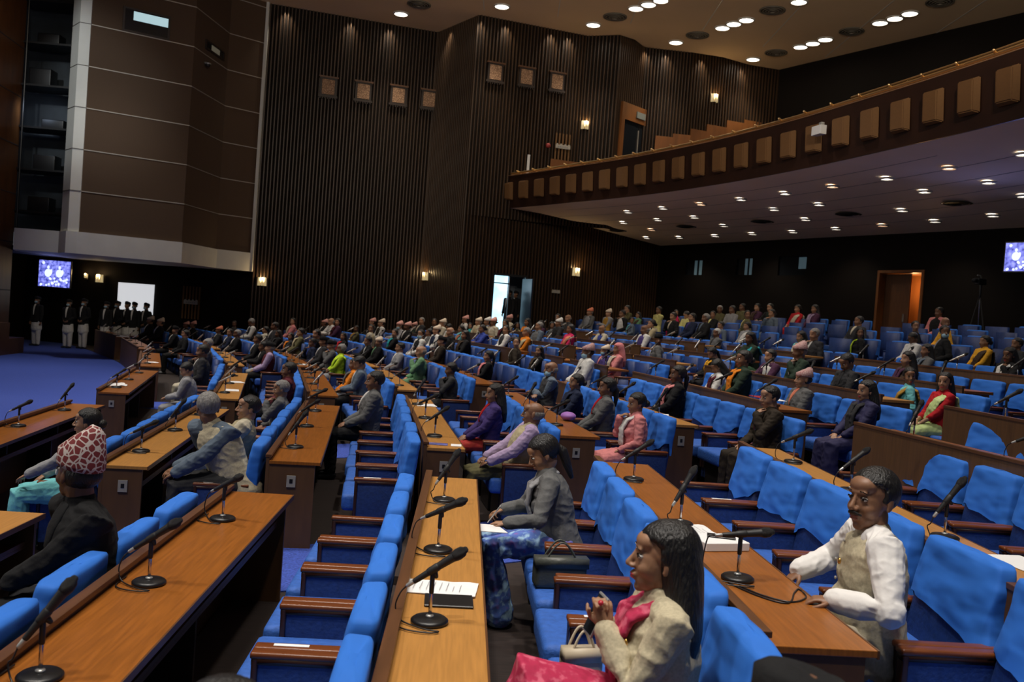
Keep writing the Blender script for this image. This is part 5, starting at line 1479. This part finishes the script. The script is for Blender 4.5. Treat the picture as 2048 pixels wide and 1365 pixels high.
# ------------------------------------------------------------------ the members nearest the camera, each in a pose of his or her own
SEATD = {s[0]: s for s in SEATS}
def hero(seat, P, female, outfit, head, cols, skin, head_xyz, label, lod=0, key=None, **kw):
    st = SEATD[seat]; t, B = make_person('lap', female, outfit, head, cols, skin, lod, P=P, key=key or label[:24], **kw)
    yaw = st[3]; hx, hy, _ = head_world(st, B)
    t.location = (st[1].x + (head_xyz[0]-hx), st[1].y + (head_xyz[1]-hy), st[2]+.002)
    s_ = head_xyz[2]; t.scale = (s_, s_, s_); t.rotation_euler = (0, 0, yaw)
    t['label'] = label; t['group'] = 'seated members in the hall'; OCC[seat] = 1
    return t, B
P_pink = dict(hs=1.10, lean=.0, yaw=-.12, pitch=-.04, L=(-.150,-.030,.955), R=(-.150,.030,.955), hL=dict(dir=(-.15,.28,1), pn=(.1,1,-.2), curl=.75, thumb=1), hR=dict(dir=(-.15,-.28,1), pn=(.1,-1,-.2), curl=.75, thumb=-1), poleL=(-.05,-.35,-1), poleR=(-.05,.35,-1), knee=-.40, ky=.12, kneeL=(-.40,-.08,.76), ankL=(-.50,.06,.40))
t, B = hero((3,0,2), P_pink, True, 'coat', 'long', ('linen','roseprint','roseprint'), SK[1], (.76,3.09,.995), 'person in beige blazer over pink sari, long black hair, hands clasped at the chin', lips='lipsR')
bm = bmesh.new(); pel, u_, lat_, fw_ = B['fr']
for i in range(3): ell(bm, pel+u_*(.06+.10*i)+fw_*.158, (.006,.011,.011), None, 2)
obj('buttons', new_mesh('buttons', bm, M['plate'], True), t)
bm = bmesh.new(); ell(bm, pel+u_*.36+fw_*.140-lat_*.085, (.007,.014,.016), None, 2); obj('lapel_badge', new_mesh('lapel_badge', bm, GOLD, True), t)
bm = bmesh.new(); ell(bm, (-.175,-.050,1.045), (.010,.012,.010), None, 2); obj('ring', new_mesh('ring', bm, LIPR, True), t)
ph = thing('mobile_phone', 'black mobile phone held by the person in the beige blazer', 'phone', (.545, 3.12, FZ(3)+.975)); ph.rotation_euler = (.1, .35, .3)
bm = bmesh.new(); rbox(bm, -.005, .004, -.036, .036, -.075, .075, .003); obj('body', new_mesh('body', bm, M['silver'], True), ph)
bm = bmesh.new(); box(bm, -.0065, -.0052, -.032, .032, -.068, .068); obj('screen', new_mesh('screen', bm, M['glass']), ph)
P_vest = dict(hs=1.16, lean=.06, yaw=.42, pitch=.02, L=(-.20,-.15,.775), R=(-.19,.27,.785), hL=dict(dir=(-1,.35,-.10), pn=(0,0,-1), curl=.45), hR=dict(dir=(-.7,-.1,-.7), pn=(.7,.0,-.5), curl=.5), poleL=(.5,-.9,-.35), poleR=(.3,.9,-.5), knee=-.34, belly=1, twist=.18)
t, B = hero((4,0,1), P_vest, False, 'vest', 'short', ('shirtwhite','linen','cream'), SK[0], (1.89,3.92,1.0), 'person in white shirt and cream linen waistcoat leaning on the orange desk', stache=True)
pel, u_, lat_, fw_ = B['fr']; bm = bmesh.new()
ell(bm, pel+u_*.36+fw_*.158-lat_*.055, (.007,.013,.016), None, 2); obj('lapel_badge', new_mesh('lapel_badge', bm, GOLD, True), t)
bm = bmesh.new()
for i in range(5): ell(bm, pel+u_*(.10+.085*i)+fw_*(.160 if i < 4 else .125), (.005,.008,.008), None, 2)
obj('buttons', new_mesh('buttons', bm, M['plate'], True), t)
P_write = dict(lean=.26, yaw=.05, pitch=.50, L=(-.34,-.20,.73), R=(-.36,.02,.77), hL=dict(dir=(-1,.3,-.1), pn=(0,0,-1), curl=.3), hR=dict(dir=(-.9,-.6,-.25), pn=(0,-.3,-1), curl=.7), poleL=(.3,-.7,-.7), poleR=(.3,.7,-.6), knee=-.42)
t, B = hero((3,0,6), P_write, True, 'coat', 'pony', ('grey','lightgrey','floral'), SK[1], (.59,5.84,.95), 'person in grey blazer and floral skirt bending to write on a paper')
w0 = t.matrix_world
pd = thing('notepad', 'white sheet of paper under the hand of the writing person', 'paper', (.25, 5.54, FZ(3)+.685)); pd.rotation_euler = (0, .08, .3)
bm = bmesh.new(); box(bm, -.13, .10, -.10, .10, -.004, .0); obj('sheet', new_mesh('sheet', bm, M['paper']), pd)
pe = thing('pen', 'slim silver pen in the hand of the writing person', 'pen', (.285, 5.57, FZ(3)+.765)); pe.rotation_euler = (.3, .55, 0)
bm = bmesh.new(); tube(bm, [(0,0,-.07),(0,0,.07)], [.0035,.0045], 8); obj('barrel', new_mesh('barrel', bm, M['silver'], True), pe)
P_topi = dict(lean=.10, yaw=-.55, pitch=-.05, L=(-.30,-.06,.66), R=(-.28,.10,.66), twist=-.75, knee=-.40, belly=1)
t, B = hero((1,0,4), P_topi, False, 'suit', 'topR', ('black','black','black'), SK[2], (-1.82,4.50,1.08), 'person in black coat and tall red and white patterned cap, seen from behind', lod=0)
P_wl = dict(lean=-.16, yaw=.0, pitch=.0, L=(-.42,-.20,.64), R=(-.25,.14,.66), poleL=(.2,-.5,-.8), knee=-.36)
t, B = hero((0,1,0), P_wl, True, 'coat', 'bun', ('lightgrey','white','aqua'), SK[1], (-3.15,7.92,.96), 'person in pale grey jacket, hair in a bun, arm resting forward, front row', lod=0)
P_gv = dict(lean=.42, yaw=-1.15, pitch=.10, L=(-.40,-.12,.62), R=(-.42,.14,.64), twist=-.95, knee=-.38, tilt=.0)
t, B = hero((1,1,0), P_gv, False, 'vest', 'grey', ('slate','linen','charcoal'), SK[0], (-2.10,7.82,1.08), 'grey haired person in cream waistcoat turning away towards a neighbour', lod=0)
P_wh = dict(lean=-.30, yaw=.30, pitch=-.05, L=(-.20,-.16,.66), R=(-.20,.08,.66), knee=-.34, ky=.07)
t, B = hero((1,1,1), P_wh, False, 'vest', 'short', ('cream','beige','white'), SK[3], (-2.0,8.85,.97), 'person in cream waistcoat and white trousers lounging back beside a grey haired person', lod=0)
P_bv = dict(lean=-.34, yaw=-.25, pitch=.0, L=(-.20,-.17,.68), R=(-.24,.10,.66), knee=-.38)
t, B = hero((3,1,0), P_bv, False, 'vest', 'bald', ('lilac','beige','olive'), SK[0], (.76,8.60,.93), 'balding person in pale shirt and beige waistcoat seated beyond the writing person', lod=0)
P_b = dict(hs=1.0, lean=.0, yaw=0, pitch=.1, L=(-.2,-.08,.66), R=(-.2,.08,.67))
t, B = hero((3,0,0), P_b, False, 'suit', 'capK', ('navy','navy','black'), SK[2], (.79,1.92,.962), 'dark out of focus head and cap at the bottom edge, right of centre', lod=1)
t, B = hero((2,0,0), P_b, False, 'suit', 'short', ('black','black','black'), SK[2], (-.45,1.88,.99), 'dark out of focus head of hair at the bottom edge, left of centre', lod=1)
# ------------------------------------------------------------------ standing ushers
def standing(mask, arms_front=False):
    bm = bmesh.new(); Mh = Matrix.Translation((-.01,0,1.60))
    head_shapes(bm, Mh, False, 2); tube(bm, [(0,0,1.40),(0,0,1.55)], [.062,.052], 10)
    tube(bm, [(0,0,.95),(0,0,1.15),(0,0,1.35),(0,0,1.42)], [(.15,.10),(.13,.09),(.15,.10),(.08,.07)], 12)
    W = {s: V((-.12,.10*s,.98)) if arms_front else V((-.05,.26*s,.80)) for s in (-1,1)}
    S = {s: V((0,.19*s,1.38)) for s in (-1,1)}
    for s in (-1,1):
        E_, w_ = ik(S[s], W[s], .28, .25, (.6, s*.5, -.2)); tube(bm, [S[s]*.8+V((0,0,.27)), S[s], E_, w_], [.05,.045,.036,.027], 8); hand(bm, w_, (w_-E_), (0,-s,0), 1, .4, lod=1)
        tube(bm, [(0,.09*s,.95),(0,.10*s,.5),(0.01,.10*s,.08)], [.08,.055,.04], 8)
    body = remesh(bm, .013, [SK[0]], 2)
    bm = bmesh.new(); tube(bm, [(0,0,.84),(0,0,.98),(0,0,1.15),(0,0,1.32),(0,0,1.40),(0,0,1.445)], [(.185,.14),(.175,.13),(.165,.125),(.19,.13),(.17,.11),(.08,.07)], 16)
    for s in (-1,1):
        E_, w_ = ik(S[s], W[s], .28, .25, (.6, s*.5, -.2)); tube(bm, [S[s], E_, E_+(w_-E_)*.9], [.075,.06,.047], 10)
    jac = remesh(bm, .014, [CLOTH['black']], 2, .004)
    bm = bmesh.new(); tube(bm, [(0,0,.62),(0,0,.80),(0,0,.92)], [(.21,.15),(.185,.14),(.17,.12)], 16); kur = remesh(bm, .014, [CLOTH['white']], 2, .006)
    bm = bmesh.new()
    for s in (-1,1): tube(bm, [(0,.09*s,.85),(0,.10*s,.48),(0.01,.10*s,.10)], [.10,.085,.065], 10)
    tro = remesh(bm, .015, [CLOTH['white']], 2, .006)
    bm = bmesh.new(); tube(bm, [(-.145,0,1.10),(-.145,0,1.25),(-.125,0,1.38),(-.085,0,1.46)], [(.008,.01),(.03,.012),(.042,.012),(.04,.012)], 10, side=V((0,1,0))); sh = new_mesh('shirt_front', bm, CLOTH['white'], True)
    bm = bmesh.new()
    for s in (-1,1): tube(bm, [(.04,.10*s,.045),(-.14,.10*s,.035)], [(.045,.04),(.04,.03)], 8)
    for v in bm.verts: v.co.z = max(.003, v.co.z)
    sho = new_mesh('shoes', bm, M['black'], True)
    return dict(body=body, jacket=jac, long_shirt=kur, trousers=tro, shirt_front=sh, shoes=sho, Mh=Mh)
SA, SB = standing(True), standing(True, True)
def put_standing(A_, loc, yaw, scale, mask, label, group, cap='capK', dark=False):
    t = thing('person', label, 'person', loc, yaw, group); t.scale = (scale,)*3
    for n_ in ('body','jacket','long_shirt','trousers','shirt_front','shoes'):
        o = obj(n_, A_[n_], t)
        if dark and n_ in ('long_shirt','trousers'): slot(o, CLOTH['black'])
    slot(obj('hair', headwear('bald'), t, mtx=A_['Mh']), HAIRK); slot(obj('cap', headwear(cap), t, mtx=A_['Mh']), CAPS[cap])
    if mask: obj('face_mask', headwear('mask'), t, mtx=A_['Mh'])
UL = ['standing usher in black jacket, white trousers and mask, leftmost beneath the television','standing usher in white trousers, second from the left, beside the dark wall','standing usher in white trousers, third from the left, under the two small wall lamps',
      'standing usher fourth from the left, half hidden by the front desk','standing usher at the left edge of the bright panel','standing usher in black cap before the left part of the bright panel','standing usher with white shirt in the middle of the bright panel','standing usher in black cap at the right edge of the bright panel']
for i, (px, hy, Y) in enumerate(((76,600,33.7),(139,606,33.6),(170,599,33.8),(214,610,33.9),(236,608,34.3),(256,602,34.4),(270,606,34.3),(294,605,34.4))):
    r = ray(px, hy); p = EYE + r*(Y/r.y); s_ = max(.95, min(1.06, p.z/1.62)); UL[i] = 'person, ' + UL[i]
    put_standing(SB if i % 3 else SA, (p.x, p.y, .002), math.radians(60+rp.uniform(-15,15)), s_, i != 5, UL[i], 'standing ushers under the tower')
for i, (px, Y, l) in enumerate(((1019,33.6,'dark clothed person standing in the daylight doorway, left one'),(1032,33.9,'dark clothed person standing in the daylight doorway, right one'))):
    r = ray(px, 590); p = EYE + r*(Y/r.y); put_standing(SA, (p.x, p.y, 1.57), math.radians(40), 1.0, False, l, 'standing people in the doorway', dark=True)
# ---- put the chairs down (nearest 300 are things of their own, what lies beyond is one mass)
cand = []
for s in CHAIR_SPOTS:
    k, bi, i, n, p, yaw, pitch = s
    x_, y_, z_ = project((p.x, p.y, FZ(k)+.9))
    if z_ < .4 or not (-250 < x_ < 2300 and y_ < 1900): continue
    cand.append((z_, s, 0))
for s in ARM:
    k, i, p, ph, n, j = s
    x_, y_, z_ = project((p.x, p.y, FZ(k)+.9))
    if not (-100 < x_ < 2150): continue
    cand.append((z_*.8, s, 1))
cand.sort(key=lambda c: c[0])
rest = bmesh.new()
for ci, (z_, s, kind) in enumerate(cand):
    if kind == 0:
        k, bi, i, n, p, yaw, pitch = s; occ = (k, bi, i) in OCC
        if ci < 300:
            near = z_ < 17
            c = get_chair(pitch, (k*3+i) % (5 if near else 3), near)
            c.location = (p.x, p.y, FZ(k)+.002); c.rotation_euler = (0, 0, yaw)
            c['label'] = '%s blue covered chair, %s seat from near end of %s, %s from camera' % ('occupied' if occ else 'empty', NTH[i], ROWN[k], BLK[bi])
            c['category'] = 'chair'; c['group'] = 'blue covered chairs behind the desks'
        else:
            me = get_chair(.70, (k+i) % 3, False); c = me
            m_ = Matrix.Translation((p.x, p.y, FZ(k)+.002)) @ Matrix.Rotation(yaw, 4, 'Z')
            tmp = me.data.copy(); tmp.transform(m_); rest.from_mesh(tmp); bpy.data.meshes.remove(tmp); bpy.data.objects.remove(me)
    else:
        k, i, p, ph, n, j = s
        r_ = random.Random(k*100+i); cov = r_.random() < .5
        if ci < 300:
            c = get_chair(.72, (k+i) % 2, False, True, cov, .10)
            c.location = (p.x, p.y, FZ(k)+.002); c.rotation_euler = (0, 0, ph + r_.uniform(-.12,.30))
            c['label'] = 'dark blue armchair%s, %s from near end, %s' % (' with light cover' if cov else '', (ORD+['sixteenth','seventeenth','eighteenth','nineteenth','twentieth','twenty-first','twenty-second','twenty-third','twenty-fourth','twenty-fifth','twenty-sixth','twenty-seventh','twenty-eighth','twenty-ninth','thirtieth'])[j], ['armchair row nearest the desks','second armchair row','third armchair row','rearmost armchair row'][k-10])
            c['category'] = 'chair'; c['group'] = 'dark blue armchairs at the back of the hall'
        else:
            me = get_chair(.72, (k+i) % 2, False, True, cov, .10)
            m_ = Matrix.Translation((p.x, p.y, FZ(k)+.002)) @ Matrix.Rotation(ph, 4, 'Z')
            tmp = me.data.copy(); tmp.transform(m_); rest.from_mesh(tmp); bpy.data.meshes.remove(tmp); bpy.data.objects.remove(me)
o = obj('distant_chairs', new_mesh('distant_chairs', rest, [M['seatblue'], M['navy'], M['cover'], M['armwood'], M['armdark']], True))
tag(o, 'mass of distant blue covered chairs at the far end of the hall', 'chairs', kind='stuff')
# ------------------------------------------------------------------ things lying on the desks and seats
def sheet(name, label, cat, loc, rotz, w, d, th, m_, extra=None, wob=.0):
    t = thing(name, label, cat, loc, rotz)
    bm = bmesh.new()
    if wob:
        n = 8; g = [[bm.verts.new((-w/2+w*i/n, -d/2+d*j/n, .004+wob*abs(math.sin(i*.9+j*.6))*(i/n))) for j in range(n+1)] for i in range(n+1)]
        for i in range(n):
            for j in range(n): bm.faces.new((g[i][j], g[i+1][j], g[i+1][j+1], g[i][j+1]))
        r_ = bmesh.ops.extrude_face_region(bm, geom=bm.faces[:])
        for v in r_['geom']:
            if isinstance(v, bmesh.types.BMVert): v.co.z -= .003
        bmesh.ops.recalc_face_normals(bm, faces=bm.faces[:])
    else: rbox(bm, -w/2, w/2, -d/2, d/2, 0, th, min(th*.3, .004), 0, 1)
    obj('sheet' if th < .008 else 'cover', new_mesh(name, bm, m_), t)
    if extra: extra(t)
    return t
def print_lines(w, d, z, rows=7, mat_=None):
    def f(t):
        bm = bmesh.new(); r = random.Random(5)
        for i in range(rows): x = -w*.36+w*.72*i/rows; box(bm, x, x+w*.006, -d*.30, d*(.05+.28*r.random()), z, z+.0006)
        o = obj('printed_lines', new_mesh('printed_lines', bm, mat_ or M['ink']), t); o['kind'] = 'stuff'
    return f
T3 = FZ(3)+.7515
sheet('paper', 'white printed papers on the light tan desk nearest the camera', 'paper', (-.01, 4.04, T3), -.10, .33, .20, .004, M['paper'], print_lines(.33,.20,.012,8), wob=.008)
sheet('tablet', 'black tablet under the white papers on the light tan desk', 'tablet', (.03, 3.86, T3), .02, .21, .16, .010, M['black'])
sheet('book', 'thick white book with a phone on it on the orange desk', 'book', (1.45, 4.70, FZ(4)+.7515), .25, .26, .19, .045, M['paper'])
sheet('paper', 'open white papers behind the thick white book on the orange desk', 'paper', (1.40, 5.03, FZ(4)+.7515), .12, .22, .28, .004, M['paper'], print_lines(.22,.28,.012,7), wob=.006)
ph = sheet('mobile_phone', 'black mobile phone lying on the thick white book', 'phone', (1.47, 4.73, FZ(4)+.7975), 1.3, .075, .15, .008, M['black'])
sheet('leaflet', 'blue printed leaflet at the near end of the second light tan desk', 'leaflet', (-.15, 8.48, T3), .0, .20, .13, .004, mat('leaflet_blue', (.10,.10,.30), .5, noise_amt=.8, noise_scale=18))
sheet('paper', 'white paper beside the blue leaflet on the light tan desk', 'paper', (.03, 8.47, T3), .0, .10, .14, .004, M['paper'])
sheet('paper', 'white sheet near the far microphones of the second light tan desk', 'paper', (-.40, 11.9, T3), .2, .26, .30, .004, M['paper'], wob=.004)
sheet('paper', 'folded white paper on the orange desk at the edge of the blue carpet', 'paper', (-5.50, 14.9, .7515), .5, .26, .42, .004, M['paper'], wob=.02)
sheet('paper', 'white paper at the right edge on the tan desk', 'paper', (2.86, 4.30, FZ(5)+DZ[5]+.7515), .1, .21, .29, .004, M['paper'])
sheet('folder', 'red folder on white papers at the near end of a desk', 'folder', (3.98, 11.5, FZ(6)+DZ[6]+.7595), .1, .25, .34, .010, mat('folder_red', (.35,.02,.03), .5))
sheet('paper', 'stack of white papers under the red folder', 'paper', (4.05, 11.35, FZ(6)+DZ[6]+.7515), .0, .26, .36, .007, M['paper'])
for i, (k, y, off, lab) in enumerate(((1,14.2,.17,'near end of a tan desk in the third block'),(1,15.6,.18,'between two microphones on a tan desk in the third block'),(2,19.6,.2,'on a desk behind the centre aisle, left'),(3,20.5,.2,'on a desk behind the centre aisle, middle'),(0,20.1,.22,'on the front desk behind the centre aisle'),(4,19.8,.2,'before the person in a grey suit beyond the aisle'),(5,10.6,.2,'before the person in the pink scarf'),(7,12.4,.2,'on a dark desk at the right'),(6,20.4,.2,'on a desk in the right background'),(7,21.5,.2,'on a desk far behind at the right'),(5,17.0,.2,'at the corner of a tan desk near the masked person'))):
    p = on_row(k, y, off); sheet('paper', 'white paper lying '+lab, 'paper', (p.x, p.y, FZ(k)+DZ[k]+.7515), rp.uniform(-.4,.4)+phi(k, y), .21, .30, .004, M['paper'])
# paper strips on armrests
for i, (k, bi, ci, s, lab) in enumerate(((2,0,4,-1,'nearest but one armrest of the centre column'),(2,1,0,-1,'first armrest of the farther centre column'),(4,0,0,-1,'armrest at the bottom right corner'),(3,0,4,-1,'armrest beside the grey handbag'),(1,1,0,-1,'armrest beside the person in the cream waistcoat'),(4,0,5,-1,'armrest of the orange desk row, far end'))):
    c = [q for q in CHAIR_SPOTS if q[:3] == [k, bi, ci]]
    if not c: continue
    c = c[0]; m_ = Matrix.Translation((c[4].x, c[4].y, 0)) @ Matrix.Rotation(c[5], 4, 'Z'); q = m_ @ V((-.05, s*(c[6]/2-.035), 0))
    bm = bmesh.new(); box(bm, -.075, .075, -.013, .013, 0, .0015)
    tag(obj('paper_strip', new_mesh('paper_strip', bm, M['paper']), None, (q.x, q.y, FZ(k)+.6325), c[5]), 'narrow white paper strip stuck on the '+lab, 'label strip')
# handbags
GB = mat('bag_grey', (.06,.065,.055), .45, bump=.3, bump_scale=20); CB = mat('bag_cream', (.50,.42,.30), .5)
def bag(loc, rz, w, d, h, m_, label, loop):
    t = thing('handbag', label, 'handbag', loc, rz)
    bm = bmesh.new(); rbox(bm, -w/2, w/2, -d/2, d/2, 0, h, .028, 0, 3); rbox(bm, -w/2-.005, w/2+.005, -d/2-.006, d/2*.2, h*.72, h+.008, .01, 0, 2); obj('bag_body', new_mesh('bag_body', bm, m_, True), t)
    for s in (-1, 1):
        bm = bmesh.new(); pts = [V((-w*.30+w*.6*i/10, s*d*.25, h-.01+loop*math.sin(PI*i/10))) for i in range(11)]; tube(bm, pts, [.006]*11, 8); obj('handle', new_mesh('handle', bm, m_, True), t)
    return t
bag((.66, 5.10, FZ(3)+.476), .1, .30, .13, .17, GB, 'grey handbag standing on the seat beside the writing person', .10)
bag((.60, 3.72, FZ(3)+.476), .2, .17, .11, .16, CB, 'small cream purse on the seat beyond the pink sari', .09)
sh_ = thing('shopping_bag', 'small lilac cloth bag on the desk beside the person in grey and red', 'bag', (1.30, 10.3, FZ(4)+.7515))
bm = bmesh.new(); ell(bm, (0,0,.05), (.09,.12,.05), None, 3); obj('bag_body', new_mesh('bag_body', bm, mat('bag_lilac', (.35,.15,.5), .6), True), sh_)
# video camera on a tripod in the rear aisle
r = ray(1962, 566); p = EYE + r*(21.6/r.y); z0 = FZ(12)
vc = thing('tripod_camera', 'black video camera on a tall tripod near the rear door', 'video camera', (p.x, p.y, z0), .6)
hz = p.z-z0
bm = bmesh.new(); rbox(bm, -.22, .16, -.06, .06, hz-.05, hz+.10, .015); tube(bm, [(-.36,0,hz+.03),(-.22,0,hz+.03)], [.055,.05], 14); obj('camera_body', new_mesh('camera_body', bm, M['black'], True), vc)
bm = bmesh.new(); tube(bm, [(.0,0,hz+.10),(-.05,0,hz+.17),(-.2,0,hz+.17)], [.012,.012,.02], 8); obj('top_handle', new_mesh('top_handle', bm, M['silver'], True), vc)
bm = bmesh.new(); tube(bm, [(0,0,hz-.05),(0,0,hz-.35)], [.04,.03], 10); obj('tripod_head', new_mesh('tripod_head', bm, M['black'], True), vc)
for i in range(3):
    a_ = i*2*PI/3+.3; bm = bmesh.new(); tube(bm, [(0,0,hz-.3),(.42*math.cos(a_),.42*math.sin(a_),.02)], [.016,.013], 8); obj('leg', new_mesh('leg', bm, M['chrome'] if i == 0 else M['black'], True), vc)
# loose cables on the desks
def cable(pts, label, m_, r_=.004):
    c = []; P = [V(q) for q in pts]
    for i in range(len(P)-1):
        for s in range(7):
            tt = s/7; a_ = P[max(0,i-1)]; b_ = P[i]; c_ = P[i+1]; e_ = P[min(len(P)-1,i+2)]
            c.append(.5*((2*b_)+(-a_+c_)*tt+(2*a_-5*b_+4*c_-e_)*tt*tt+(-a_+3*b_-3*c_+e_)*tt**3))
    c.append(P[-1]); bm = bmesh.new(); tube(bm, c, [r_]*len(c), 6)
    o = V(P[0]); xform(bm, Matrix.Translation(-o)); tag(obj('cable', new_mesh('cable', bm, m_, True), None, o), label, 'cable')
zt = FZ(4)+.7545
cable([(1.34,3.98,zt),(1.40,3.86,zt),(1.50,3.78,zt),(1.60,3.86,zt),(1.615,3.98,zt),(1.57,3.92,zt),(1.48,3.76,zt),(1.38,3.84,zt),(1.30,4.02,zt)], 'black loop of cable on the orange desk before the waistcoated person', M['black'], .0038)
p0 = on_row(6, 13.4, .15); p1 = on_row(6, 11.9, .2); pm = on_row(6, 12.6, .05); zt = FZ(6)+DZ[6]+.757
cable([(p0.x,p0.y,zt),(pm.x,pm.y,zt+.03),(pm.x+.15,pm.y-.3,zt),(p1.x,p1.y,zt)], 'pale yellow cable looping along a desk in the middle right', mat('cable_yellow', (.5,.42,.2), .5), .006)
